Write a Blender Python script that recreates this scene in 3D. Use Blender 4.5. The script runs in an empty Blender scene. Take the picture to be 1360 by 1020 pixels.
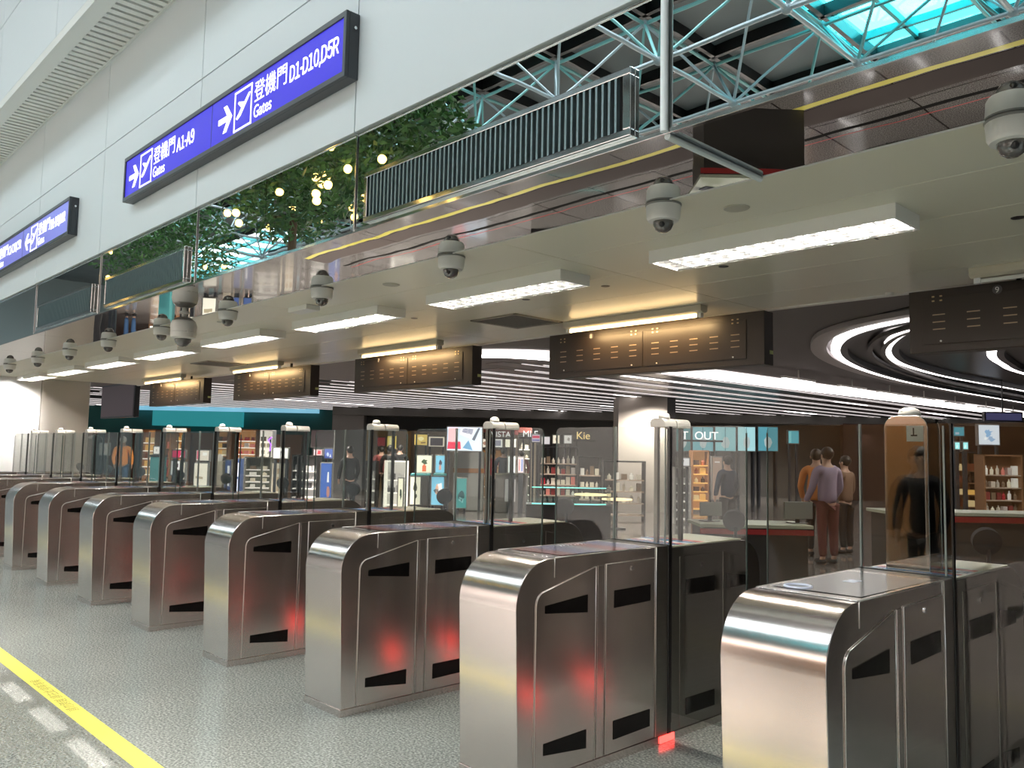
import bpy, bmesh, math, random
from mathutils import Vector, Matrix
random.seed(7)
S = bpy.context.scene
COL = S.collection
PI = math.pi
V = Vector

# ------------------------------------------------------------------ camera
CAM = V((0, 0, 1.62)); FPX = 1110.9
_y, _p, _r = 0.810937, 0.0815453, 0.0198855
fw = V((-math.sin(_y)*math.cos(_p), math.cos(_y)*math.cos(_p), math.sin(_p)))
r0 = fw.cross(V((0, 0, 1))).normalized(); u0 = r0.cross(fw)
rt = r0*math.cos(_r) + u0*math.sin(_r); up = -r0*math.sin(_r) + u0*math.cos(_r)
cd = bpy.data.cameras.new('camera'); cam = bpy.data.objects.new('camera', cd); COL.objects.link(cam)
cd.sensor_width = 36; cd.lens = FPX/1360*36; cd.clip_start = .05; cd.clip_end = 300
M = Matrix((rt, up, -fw)).transposed().to_4x4(); M.translation = CAM; cam.matrix_world = M
S.camera = cam
S.view_settings.view_transform = 'Standard'; S.view_settings.look = 'None'
S.view_settings.exposure = 0.38; S.view_settings.gamma = 1; S.view_settings.use_curve_mapping = False
S.cycles.max_bounces = 10; S.cycles.transparent_max_bounces = 16; S.cycles.caustics_reflective = False
S.cycles.caustics_refractive = False; S.cycles.sample_clamp_indirect = 6

# ------------------------------------------------------------------ world (daylight above the atrium skylights)
W = bpy.data.worlds.new('daylight'); S.world = W; W.use_nodes = True
W.node_tree.nodes['Background'].inputs[0].default_value = (.80, .92, 1, 1)
W.node_tree.nodes['Background'].inputs[1].default_value = 4.0

def area(name, loc, sx, sy, power, col=(1, 1, 1), rot=(0, 0, 0), spread=PI):
    l = bpy.data.lights.new(name, 'AREA'); l.shape = 'RECTANGLE'; l.size = sx; l.size_y = sy
    l.energy = power; l.color = col; l.spread = spread
    o = bpy.data.objects.new(name, l); COL.objects.link(o); o.location = loc; o.rotation_euler = rot
    return o
# daylight falling through the three skylights (lamps stand just above the glazing)
SKY = [(-9.5, -3.5, -46, 5), (-17.2, -12, -9.6, -4.4), (-17.6, -13.2, -52, -37)]       # y0,y1,x0,x1
for (a, b, c, d) in SKY:
    area('skylight_daylight', ((c+d)/2, (a+b)/2, 13.4), d-c, b-a, 14*(b-a)*(d-c), (1, .97, .955))
# unseen spots added to light the duty free hall in place of its ceiling lamps
for (x, y) in ((-4, 9), (-4.5, 14), (-5, 20), (-9.6, 11), (-9, 17), (-10, 24), (-14, 9), (-14.5, 14), (-14, 19), (-19, 10), (-20, 14.5), (-20, 21), (-24, 9.5), (-25.5, 14), (-16, 28), (-27, 20), (-24, 5)):
    l = bpy.data.lights.new('hall_fill_spot', 'SPOT'); l.energy = 620 if x < -11 else 170; l.spot_size = math.radians(150); l.spot_blend = .6; l.color = (1, .90, .80); l.shadow_soft_size = .10
    o = bpy.data.objects.new('hall_fill_spot', l); COL.objects.link(o); o.location = (x, y, 3.22)

area('atrium_wall_fill', (-12, -19, 9), 46, 1.2, 8000, (1, .90, .84), rot=(math.radians(-50), 0, 0))  # unseen fill lamp added to brighten the atrium wall, noses and soffit
for x in (-26, -20, -15, -10.5, -6, -1.5):  # unseen spots added so that floor bounce brightens the soffit
    l = bpy.data.lights.new('atrium_bounce_fill', 'SPOT'); l.energy = 2600; l.spot_size = math.radians(62); l.spot_blend = .7; l.color = (1, .95, .87); l.shadow_soft_size = .15
    o = bpy.data.objects.new('atrium_bounce_fill', l); COL.objects.link(o); o.location = (x, -1.0, 9.5)
l = bpy.data.lights.new('end_wall_lamp', 'SPOT'); l.energy = 130; l.spot_size = math.radians(80); l.spot_blend = .8; l.shadow_soft_size = .05
o = bpy.data.objects.new('end_wall_lamp', l); COL.objects.link(o); o.location = (-17.3, 4.0, 2.80); o.rotation_euler = (0, math.radians(50), 0)

# ------------------------------------------------------------------ materials
MATS = {}
def mat(name, col=(.8, .8, .8), rough=.5, metal=0, spec=.5, emit=0, ecol=None, coat=0):
    if name in MATS: return MATS[name]
    m = bpy.data.materials.new(name); m.use_nodes = True; b = m.node_tree.nodes['Principled BSDF']
    b.inputs['Base Color'].default_value = (*col, 1); b.inputs['Roughness'].default_value = rough
    b.inputs['Metallic'].default_value = metal; b.inputs['Specular IOR Level'].default_value = spec
    b.inputs['Coat Weight'].default_value = coat; b.inputs['Coat Roughness'].default_value = .05
    if emit:
        b.inputs['Emission Color'].default_value = (*(ecol or col), 1); b.inputs['Emission Strength'].default_value = emit
    MATS[name] = m
    return m
def nodes(m):
    nt = m.node_tree; return nt, nt.nodes, nt.links, nt.nodes['Principled BSDF']
def tex(nt, scale, detail=2, vec=(1, 1, 1), src='Object', kind='ShaderNodeTexNoise'):
    tc = nt.nodes.new('ShaderNodeTexCoord'); mp = nt.nodes.new('ShaderNodeMapping'); t = nt.nodes.new(kind)
    mp.inputs['Scale'].default_value = vec; t.inputs['Scale'].default_value = scale
    if kind == 'ShaderNodeTexNoise': t.inputs['Detail'].default_value = detail
    nt.links.new(tc.outputs[src], mp.inputs['Vector']); nt.links.new(mp.outputs['Vector'], t.inputs['Vector'])
    return t
def ramp(nt, fac, stops):
    r = nt.nodes.new('ShaderNodeValToRGB'); e = r.color_ramp.elements
    while len(e) < len(stops): e.new(.5)
    for k, (p, c) in enumerate(stops): e[k].position = p; e[k].color = (*c, 1)
    nt.links.new(fac, r.inputs[0]); return r
def bump(nt, src, strength, dist=.01):
    b = nt.nodes.new('ShaderNodeBump'); b.inputs['Strength'].default_value = strength; b.inputs['Distance'].default_value = dist
    nt.links.new(src, b.inputs['Height']); nt.links.new(b.outputs['Normal'], nt.nodes['Principled BSDF'].inputs['Normal'])
def brushed(name, col, rough, aniso=.75):
    m = mat(name, col, rough, 1); nt, N, L, B = nodes(m)
    c = N.new('ShaderNodeCombineXYZ'); c.inputs[0].default_value = .998; c.inputs[2].default_value = .06
    B.inputs['Anisotropic'].default_value = aniso; L.new(c.outputs[0], B.inputs['Tangent'])
    t = tex(nt, 5, 3, (.3, .3, 50)); r_ = ramp(nt, t.outputs['Fac'], [(.3, tuple(x*.95 for x in col)), (.7, tuple(min(1, x*1.04) for x in col))])
    L.new(r_.outputs[0], B.inputs['Base Color'])
    return m
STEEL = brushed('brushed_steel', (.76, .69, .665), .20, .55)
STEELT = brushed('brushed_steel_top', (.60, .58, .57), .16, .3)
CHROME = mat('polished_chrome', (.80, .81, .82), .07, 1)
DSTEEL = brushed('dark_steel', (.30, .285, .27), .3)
BLACK = mat('black_plastic', (.012, .011, .012), .3)
SLOT = mat('smoked_window', (.006, .005, .005), .25, spec=.2)
WHITE = mat('white_paint', (.82, .80, .77), .4)
GREYP = mat('dark_grey_paint', (.045, .05, .06), .35)
# granite floor: salt and pepper speckle, the strip before the yellow tape polished brighter
FLOOR = mat('granite_floor', (.3, .31, .3), .2); nt, N, L, B = nodes(FLOOR)
n1 = tex(nt, 75, 4, src='Object'); n2 = tex(nt, 1.1, 2, src='Object')
r1 = ramp(nt, n1.outputs['Fac'], [(.34, (.15, .162, .153)), (.50, (.27, .285, .265)), (.66, (.46, .48, .45))])
mx = N.new('ShaderNodeMixRGB'); mx.blend_type = 'MULTIPLY'; mx.inputs[0].default_value = .5
r2 = ramp(nt, n2.outputs['Fac'], [(.3, (.72, .72, .72)), (.7, (1, 1, 1))])
L.new(r1.outputs[0], mx.inputs[1]); L.new(r2.outputs[0], mx.inputs[2]); L.new(mx.outputs[0], B.inputs['Base Color'])
sx = N.new('ShaderNodeSeparateXYZ'); tc = N.new('ShaderNodeTexCoord'); L.new(tc.outputs['Object'], sx.inputs[0])
lt = N.new('ShaderNodeMath'); lt.operation = 'LESS_THAN'; lt.inputs[1].default_value = 1.70; L.new(sx.outputs['Y'], lt.inputs[0])
mr = N.new('ShaderNodeMapRange'); mr.inputs['To Min'].default_value = .16; mr.inputs['To Max'].default_value = .03
L.new(lt.outputs[0], mr.inputs['Value']); L.new(mr.outputs['Result'], B.inputs['Roughness'])
L.new(lt.outputs[0], B.inputs['Coat Weight']); B.inputs['Coat Roughness'].default_value = .03; B.inputs['Coat IOR'].default_value = 1.9; B.inputs['Specular IOR Level'].default_value = .6
HFLOOR = mat('hall_floor', (.20, .17, .145), .14, coat=.3); nt, N, L, B = nodes(HFLOOR)
n1 = tex(nt, 75, 4); r1 = ramp(nt, n1.outputs['Fac'], [(.36, (.09, .083, .078)), (.5, (.175, .162, .152)), (.64, (.32, .30, .285))])
bk = tex(nt, 1, kind='ShaderNodeTexBrick'); bk.offset = 0; bk.inputs['Color1'].default_value = (1, 1, 1, 1); bk.inputs['Color2'].default_value = (.88, .88, .88, 1); bk.inputs['Mortar'].default_value = (.25, .22, .2, 1)
bk.inputs['Mortar Size'].default_value = .012; bk.inputs['Brick Width'].default_value = 1.2; bk.inputs['Row Height'].default_value = 1.2
mx = N.new('ShaderNodeMixRGB'); mx.blend_type = 'MULTIPLY'; mx.inputs[0].default_value = 1
L.new(r1.outputs[0], mx.inputs[1]); L.new(bk.outputs['Color'], mx.inputs[2]); L.new(mx.outputs[0], B.inputs['Base Color'])
TAPE = mat('yellow_tape', (.80, .72, .13), .35, coat=.2); INK = mat('tape_ink', (.30, .26, .05), .5)
# fascia panels
PANEL = mat('fascia_panel', (.63, .685, .715), .38); nt, N, L, B = nodes(PANEL)
t = tex(nt, .8, 2); bump(nt, t.outputs['Fac'], .05, .02)
GAP = mat('panel_gap', (.07, .07, .07), .8)
SOFFIT = mat('soffit_panel', (.80, .765, .63), .28, spec=.5); nt, N, L, B = nodes(SOFFIT)
t = tex(nt, 1.5, 2); bump(nt, t.outputs['Fac'], .04, .02)
SGAP = mat('soffit_gap', (.62, .60, .50), .6)
MIRROR = mat('mirror_panel', (.80, .83, .83), .0, 1); nt, N, L, B = nodes(MIRROR)
t = tex(nt, 1.3, 1.5); t2 = tex(nt, 5, 1.2)
mm = N.new('ShaderNodeMath'); mm.operation = 'MULTIPLY_ADD'; mm.inputs[1].default_value = .08
L.new(t2.outputs['Fac'], mm.inputs[0]); L.new(t.outputs['Fac'], mm.inputs[2]); bump(nt, mm.outputs[0], .05, .02)
def glass(name, tint, refl=1.0):
    m = bpy.data.materials.new(name); m.use_nodes = True; nt = m.node_tree; N = nt.nodes; L = nt.links
    N.remove(N['Principled BSDF']); o = N['Material Output']
    tr = N.new('ShaderNodeBsdfTransparent'); tr.inputs[0].default_value = (*tint, 1)
    gl = N.new('ShaderNodeBsdfGlossy'); gl.inputs['Roughness'].default_value = 0; gl.inputs[0].default_value = (refl, refl, refl, 1)
    fr = N.new('ShaderNodeFresnel'); ge = N.new('ShaderNodeNewGeometry'); mr_ = N.new('ShaderNodeMapRange'); mr_.inputs['To Min'].default_value = 1.5; mr_.inputs['To Max'].default_value = 1/1.5
    L.new(ge.outputs['Backfacing'], mr_.inputs['Value']); L.new(mr_.outputs['Result'], fr.inputs[0])
    mi = N.new('ShaderNodeMixShader'); L.new(fr.outputs[0], mi.inputs[0]); L.new(tr.outputs[0], mi.inputs[1]); L.new(gl.outputs[0], mi.inputs[2])
    L.new(mi.outputs[0], o.inputs[0]); return m
GLASS = glass('smoked_glass', (.85, .865, .85)); CLEAR = glass('clear_glass', (.9, .95, .94))
SKYGL = glass('turquoise_glazing', (.30, .92, .95)); SKYGL2 = glass('pale_blue_glazing', (.95, .98, .985))
GEDGE = mat('glass_edge', (.33, .36, .34), .3)
LAMP = mat('lamp_tube', (1, .97, .9), .5, emit=9, ecol=(1, .95, .86))
LAMPW = mat('warm_tube', (1, .8, .5), .5, emit=9, ecol=(1, .70, .34))
STRIPL = mat('strip_light', (1, 1, 1), .5, emit=4, ecol=(1, .93, .90))
SLATL = mat('bright_reveal', (1, 1, 1), .5, emit=.9, ecol=(1, .93, .88))
def em(name, col, s=1.0): return mat(name, tuple(c*.6 for c in col), .5, emit=s, ecol=col)

# ------------------------------------------------------------------ mesh helpers
def rotm(a): return Matrix.Rotation(a, 4, 'Z')
class MB:
    def __init__(s): s.v = []; s.f = []
    def add(s, vs, fs):
        b = len(s.v); s.v += [tuple(v) for v in vs]; s.f += [tuple(i+b for i in f) for f in fs]; return s
    def box(s, x0, x1, y0, y1, z0, z1):
        return s.add([(x, y, z) for z in (z0, z1) for y in (y0, y1) for x in (x0, x1)],
                     [(0, 2, 3, 1), (4, 5, 7, 6), (0, 1, 5, 4), (2, 6, 7, 3), (0, 4, 6, 2), (1, 3, 7, 5)])
    def prism(s, poly, a0, a1, axis='x'):
        n = len(poly)
        def P(a, p): return {'x': (a, p[0], p[1]), 'y': (p[0], a, p[1]), 'z': (p[0], p[1], a)}[axis]
        return s.add([P(a0, p) for p in poly]+[P(a1, p) for p in poly],
                     [tuple(range(n-1, -1, -1)), tuple(range(n, 2*n))]+[(i, (i+1) % n, n+(i+1) % n, n+i) for i in range(n)])
    def tube(s, p0, p1, r, n=8, r1=None):
        p0 = V(p0); p1 = V(p1); d = (p1-p0).normalized(); a = d.orthogonal().normalized(); b = d.cross(a); r1 = r if r1 is None else r1
        c = [(math.cos(2*PI*i/n), math.sin(2*PI*i/n)) for i in range(n)]
        return s.add([p0+(a*x+b*y)*r for x, y in c]+[p1+(a*x+b*y)*r1 for x, y in c],
                     [tuple(range(n-1, -1, -1)), tuple(range(n, 2*n))]+[(i, (i+1) % n, n+(i+1) % n, n+i) for i in range(n)])
    def path(s, pts, r, n=6):
        pts = [V(p) for p in pts]; rings = []
        for i, p in enumerate(pts):
            d = (pts[min(i+1, len(pts)-1)]-pts[max(i-1, 0)]).normalized()
            a = d.cross(V((0, 0, 1)));
            if a.length < .05: a = d.orthogonal()
            a.normalize(); b = a.cross(d); rings.append([p+(a*math.cos(2*PI*k/n)+b*math.sin(2*PI*k/n))*r for k in range(n)])
        vs = [v for q in rings for v in q]; fs = [(i*n+k, i*n+(k+1) % n, (i+1)*n+(k+1) % n, (i+1)*n+k) for i in range(len(pts)-1) for k in range(n)]
        return s.add(vs, fs+[tuple(range(n-1, -1, -1)), tuple(range(len(vs)-n, len(vs)))])
    def lathe(s, prof, c=(0, 0, 0), n=20):
        vs = [(c[0]+r*math.cos(2*PI*k/n), c[1]+r*math.sin(2*PI*k/n), c[2]+z) for r, z in prof for k in range(n)]; m = len(prof)
        return s.add(vs, [(i*n+k, i*n+(k+1) % n, (i+1)*n+(k+1) % n, (i+1)*n+k) for i in range(m-1) for k in range(n)]+[tuple(range(n-1, -1, -1)), tuple(range((m-1)*n, m*n))])
    def sph(s, c, rx, ry=None, rz=None, n=10, m=7):
        ry = ry or rx; rz = rz or rx
        pr = [(max(1e-4, math.sin(PI*i/m)), -math.cos(PI*i/m)) for i in range(m+1)]
        vs = [(c[0]+rx*r*math.cos(2*PI*k/n), c[1]+ry*r*math.sin(2*PI*k/n), c[2]+rz*z) for r, z in pr for k in range(n)]
        return s.add(vs, [(i*n+k, i*n+(k+1) % n, (i+1)*n+(k+1) % n, (i+1)*n+k) for i in range(m) for k in range(n)])
    def build(s, name, m, parent=None, bevel=0, smooth=False, seg=2):
        me = bpy.data.meshes.new(name); me.from_pydata(s.v, [], s.f)
        bm = bmesh.new(); bm.from_mesh(me); bmesh.ops.recalc_face_normals(bm, faces=bm.faces); bm.to_mesh(me); bm.free()
        me.materials.append(m)
        o = bpy.data.objects.new(name, me); COL.objects.link(o)
        if parent: o.parent = parent
        if smooth:
            for p in me.polygons: p.use_smooth = True
            if smooth != 'all': me.set_sharp_from_angle(angle=math.radians(smooth if smooth is not True else 35))
        if bevel:
            b = o.modifiers.new('bevel', 'BEVEL'); b.width = bevel; b.segments = seg; b.limit_method = 'ANGLE'; b.angle_limit = math.radians(40)
            b.harden_normals = False
        return o
def empty(name, loc=(0, 0, 0), rz=0):
    o = bpy.data.objects.new(name, None); COL.objects.link(o); o.location = loc; o.rotation_euler = (0, 0, rz); o.empty_display_size = .1; return o
def tag(o, label, cat, group=None):
    o['label'] = label; o['category'] = cat
    if group: o['group'] = group
    return o
def struct(o): o['kind'] = 'structure'; return o
def dup(root, loc, label=None, rz=None):
    def cp(o, par):
        c = o.copy(); COL.objects.link(c)
        if par: c.parent = par
        for ch in kids.get(o.name, []): cp(ch, c)
        return c
    kids = {}
    for o in list(root.children_recursive): kids.setdefault(o.parent.name, []).append(o)
    r = cp(root, None); r.location = loc
    if rz is not None: r.rotation_euler = (0, 0, rz)
    if label: r['label'] = label
    return r
def text(s, name, m, size, loc, rot, parent=None, align='LEFT', sx=1, ext=.001, bold=0):
    c = bpy.data.curves.new('t', 'FONT'); c.body = s; c.size = size; c.align_x = align; c.extrude = ext; c.offset = bold
    o = bpy.data.objects.new('t', c); COL.objects.link(o)
    me = bpy.data.meshes.new_from_object(o.evaluated_get(bpy.context.evaluated_depsgraph_get()))
    bpy.data.objects.remove(o); me.materials.clear(); me.materials.append(m)
    q = bpy.data.objects.new(name, me); COL.objects.link(q); q.location = loc; q.rotation_euler = rot; q.scale = (sx, 1, 1)
    if parent: q.parent = parent
    return q
def glyph_row(s, m, cap, x, y, z, par, width):
    """a run of capitals and digits cut tight side by side, all in one lettering mesh"""
    b = MB(); cx = 0
    for ch in s:
        if ch == '-': b.box(cx, cx+cap*.32, 0, .003, cap*.40, cap*.54); cx += cap*.38; continue
        if ch == ',': b.prism([(cx, -cap*.16), (cx+cap*.08, -cap*.16), (cx+cap*.20, cap*.14), (cx+cap*.04, cap*.14)], 0, .003, 'y'); cx += cap*.28; continue
        c = bpy.data.curves.new('t', 'FONT'); c.body = chr(ord(ch)+0xFEE0); c.size = cap/.74; c.extrude = .0015; c.offset = cap*.012
        o = bpy.data.objects.new('t', c); COL.objects.link(o); me = bpy.data.meshes.new_from_object(o.evaluated_get(bpy.context.evaluated_depsgraph_get())); bpy.data.objects.remove(o)
        x0 = min(v.co.x for v in me.vertices); x1 = max(v.co.x for v in me.vertices); y0 = min(v.co.y for v in me.vertices)
        b.add([(v.co.x-x0+cx, -v.co.z+.0015, v.co.y-y0) for v in me.vertices], [tuple(p.vertices) for p in me.polygons]); cx += x1-x0+cap*.10
    k = width/cx; b.v = [(x+a*k, y+d, z+e) for a, d, e in b.v]
    return b.build('lettering', m, par)
def arc(cx, cz, r, a0, a1, n=8):
    return [(cx+r*math.cos(math.radians(a0+(a1-a0)*i/n)), cz+r*math.sin(math.radians(a0+(a1-a0)*i/n))) for i in range(n+1)]

# ------------------------------------------------------------------ the setting
XL = -18.0
ZS, YF, YM, YE = 2.86, 2.583, 3.284, 6.33
struct(MB().box(-60, 30, -26, 5.2, -.2, 0).build('floor', FLOOR))
struct(MB().box(-60, 30, 5.2, 60, -.2, 0).build('floor', HFLOOR))
# fascia wall: white panels above the mirror band, with open joints
zj = [3.439, 4.465, 5.35]; xj = [3.0, .35, -1.876, -4.05, -6.25, -8.47, -10.69, -12.9, -15.1, -17.3, -19.5, -24, -30]
m = MB()
for i in range(len(xj)-1):
    for j in range(len(zj)-1): m.box(xj[i+1]+.004, xj[i]-.004, YF-.03, YF+.02, zj[j]+.004, zj[j+1]-.004)
struct(m.build('wall_front', PANEL, bevel=.003))
struct(MB().box(-30, 3, YF+.02, YF+.2, ZS+.02, 12.5).build('wall_front', GAP))
struct(MB().box(-30, 30, YF+.2, YF+.5, 3.2, 12.5).build('wall_front', PANEL))
# slatted air band where the upper wall steps forward
m = MB()
x = -24.0
while x < 3: m.box(x, x+.07, 2.20, 2.53, 5.352, 5.39); x += .11
struct(m.build('trim_1', mat('slat_paint', (.74, .75, .73), .45)))
struct(MB().box(-24, 3, 2.06, 2.20, 5.33, 5.42).box(-24, 3, 2.53, 2.60, 5.34, 5.42).box(-24, 3, 2.2, 2.53, 5.44, 5.46).build('trim_2', mat('slat_frame', (.70, .72, .70), .45), bevel=.004))
xs = [3.0, .35, -1.876, -4.05, -6.25, -8.47, -10.69, -12.9, -15.1, -17.3, -24]
m = MB()
for i in range(len(xs)-1):
    for (a, b) in ((5.42, 6.35), (6.36, 8.2), (8.21, 12)): m.box(xs[i+1]+.004, xs[i]-.004, 2.06, 2.10, a, b)
struct(m.build('wall_front', PANEL, bevel=.003))
# mirror band: upright mirrors, and the mirror strip under the soffit edge
mj = [3.0, .35, -1.876, -4.05, -5.15, -6.25, -8.47, -10.69, -12.9, -15.1, -17.99]
m = MB(); m2 = MB()
for i in range(len(mj)-1):
    m.box(mj[i+1]+.002, mj[i]-.002, YF-.006, YF+.02, ZS+.015, 3.425)
    m2.box(mj[i+1]+.002, mj[i]-.002, YF+.012, YM, ZS, ZS+.02)
struct(m.build('trim_3', MIRROR)); struct(m2.build('trim_4', MIRROR))
m = MB().box(-18, 3, YF-.012, YF+.012, ZS-.006, ZS+.014).box(-18, 3, YF-.012, YF+.01, 3.425, 3.437)
for xx in mj[1:-1]:
    if xx != -5.15: m.box(xx-.008, xx+.008, YF-.014, YF, ZS, 3.43)
struct(m.build('trim_5', CHROME, bevel=.002))
m = MB().tube((-1.876, YF-.02, ZS), (-1.876, YF-.02, 3.43), .016, 12).tube((-1.876, YF, ZS-.012), (-1.876, YM-.01, ZS-.012), .014, 10)
struct(m.build('trim_6', mat('pipe_paint', (.78, .83, .85), .35), smooth=True))
# soffit over the gates, beige metal panels
ys = [YM, 3.836, 4.46, 5.09, 5.71, YE]; xs = [3.0, -.45, -3.61, -6.77, -9.93, -13.09, -16.25, XL]
m = MB()
for i in range(len(xs)-1):
    for j in range(len(ys)-1): m.box(xs[i+1]+.003, xs[i]-.003, ys[j]+.003, ys[j+1]-.003, ZS, ZS+.03)
struct(m.build('ceiling', SOFFIT, bevel=.002))
struct(MB().box(XL, 3, YF+.03, YE, ZS+.031, ZS+.34).box(XL, 3, YE-.001, YE+.03, ZS, ZS+.5).build('ceiling', SGAP))
struct(MB().box(XL, 3, YM-.004, YM+.004, ZS-.003, ZS+.02).box(XL, 3, YE-.02, YE+.035, ZS-.012, ZS).build('trim_7', WHITE))
# left end wall, its inner end in a greyer tone
struct(MB().box(-18.3, XL, 2.62, 4.53, 0, 3.3).build('wall_left', mat('end_wall', (.80, .78, .77), .5)))
m = MB().box(-18.6, XL+.0, 4.54, 5.42, 0, 3.3); struct(m.build('wall_left', mat('end_wall_grey', (.50, .47, .43), .4), bevel=.02))
struct(MB().box(-60, -18.3, 2.9, 3.1, 0, 6).build('wall_back', mat('dark_wall', (.10, .09, .085), .6)))
# atrium behind the camera: walls, roof deck, skylights
BROWN = mat('atrium_wood', (.22, .12, .06), .5)
struct(MB().box(-60, 30, -26.3, -26, 0, 13).build('wall_back', mat('atrium_wall', (.58, .54, .51), .7)))
struct(MB().box(-60.3, -60, -26, 60, 0, 13).build('wall_left', mat('atrium_wall2', (.26, .30, .30), .7)))
struct(MB().box(29.7, 30, -26, 60, 0, 13).build('wall_right', MATS['atrium_wall']))
DECK = mat('roof_deck', (.22, .23, .225), .8); nt, N, L, B = nodes(DECK)
t = tex(nt, .25, 3); rr = ramp(nt, t.outputs['Fac'], [(.3, (.12, .13, .135)), (.7, (.22, .225, .225))]); L.new(rr.outputs[0], B.inputs['Base Color'])
m = MB()
gx = sorted({-60, 30, *[v for s_ in SKY for v in s_[2:]]}); gy = sorted({-26.3, 2.6, *[v for s_ in SKY for v in s_[:2]]})
for i in range(len(gx)-1):
    for j in range(len(gy)-1):
        cx, cy = (gx[i]+gx[i+1])/2, (gy[j]+gy[j+1])/2
        if not any(s_[2] < cx < s_[3] and s_[0] < cy < s_[1] for s_ in SKY): m.box(gx[i], gx[i+1], gy[j], gy[j+1], 12.4, 12.8)
struct(m.build('ceiling', DECK))
for k, (a, b, c, d) in enumerate(SKY):
    w = empty('window_%d' % (k+1), ((c+d)/2, (a+b)/2, 12.45)); struct(w)
    x0, x1, y0, y1 = c-(c+d)/2, d-(c+d)/2, a-(a+b)/2, b-(a+b)/2
    MB().box(x0, x1, y0, y1, 0, .02).build('pane', SKYGL if k == 1 else SKYGL2, w)
    m = MB(); nx = max(2, round((x1-x0)/1.7)); ny = max(2, round((y1-y0)/1.7))
    for i in range(nx+1): xx = x0+(x1-x0)*i/nx; m.box(xx-.05, xx+.05, y0, y1, -.14, .04)
    for i in range(ny+1): yy = y0+(y1-y0)*i/ny; m.box(x0, x1, yy-.05, yy+.05, -.14, .04)
    m.build('frame', mat('teal_frame', (.06, .33, .34), .4), w)
struct(MB().box(-10.5, -3.6, -10.4, -10, 0, 3.4).build('wall_back', mat('kiosk_wood', (.42, .20, .08), .45), bevel=.02))
area('kiosk_lamp', (-7, -9, 3.9), 5, .3, 60, (1, .72, .42))
# space frame under the roof
TUBE = mat('truss_paint', (.36, .42, .45), .4); TTEAL = mat('truss_teal', (.18, .42, .42), .4)
truss = struct(empty('trim_14', (-12, -10, 10)))
P = 2.95; lo = {}; hi = {}
for i in range(-6, 10):
    for j in range(-4, 3):
        lo[i, j] = V((-7.45-P*i+12, -11.8+P*j+10, 0)); hi[i, j] = V((-7.45-P*(i+.5)+12, -11.8+P*(j+.5)+10, 1.9))
m = MB()
for i in range(-6, 10): m.box(4.55-P*i-1.475-.06+12-12+0, 4.55-P*i-1.475+.06, -11, 12, 2.1, 2.4)
for j in range(-4, 3): m.box(-30, 40, -1.8+P*j+1.475-.06, -1.8+P*j+1.475+.06, 2.1, 2.4)
m.build('beam', BLACK, truss)
mc = MB(); md = MB(); mn = MB(); mt = MB()
for (i, j), p in lo.items():
    mn.sph(p, .11, n=8, m=6)
    for q in ((i+1, j), (i, j+1)):
        if q in lo: mc.tube(p, lo[q], .05, 6)
        if q in hi: mt.tube(hi[i, j], hi[q], .045, 6)
    for q in ((i, j), (i-1, j), (i, j-1), (i-1, j-1)):
        if q in hi: (md if (i+j) % 2 else mt).tube(p, hi[q], .035, 6)
for p in hi.values(): mn.sph(p, .1, n=8, m=6)
mc.build('chord', TUBE, truss, smooth=True); md.build('diagonal', TUBE, truss, smooth=True)
mt.build('diagonal', TTEAL, truss, smooth=True); mn.build('node', TUBE, truss, smooth=True)
# ------------------------------------------------------------------ yellow queue tape
tape = tag(MB().box(-17.9, 2.4, 1.652, 1.762, 0, .0015).build('floor_tape', TAPE), 'yellow warning tape stuck on the floor in front of the gates', 'tape')
for k, xx in enumerate((-5.9, -8.0, -3.2)):
    text('請勿跨越 請在此排隊等候', 'lettering', INK, .075, (xx+.3, 1.735, .0016), (0, 0, PI), tape, sx=1.05, ext=.0002)

o = tag(MB().box(-16, 2.6, 8.95, 9.05, 0, .0015).build('floor_tape', TAPE), 'yellow floor tape in the hall beyond the gates, mirrored in the soffit strip', 'tape')
o = tag(MB().box(-16, 2.6, 9.08, 9.5, 0, .006).build('floor_mat', mat('mat_brown', (.05, .035, .03), .8)), 'dark brown mat beside the yellow tape in the hall', 'mat')
o = tag(MB().box(-16, 2.6, 9.90, 9.99, 0, .0015).build('floor_strip', mat('strip_black', (.01, .009, .008), .9, spec=.1)), 'thin black strip across the hall floor', 'floor strip')
o = tag(MB().box(-16, 2.6, 10.13, 10.15, 0, .0015).build('belt_line', mat('line_red', (.40, .03, .03), .5)), 'thin red stripe standing in for the queue belts in the hall', 'floor line')  # flat red line added in place of the red queue belts

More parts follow.
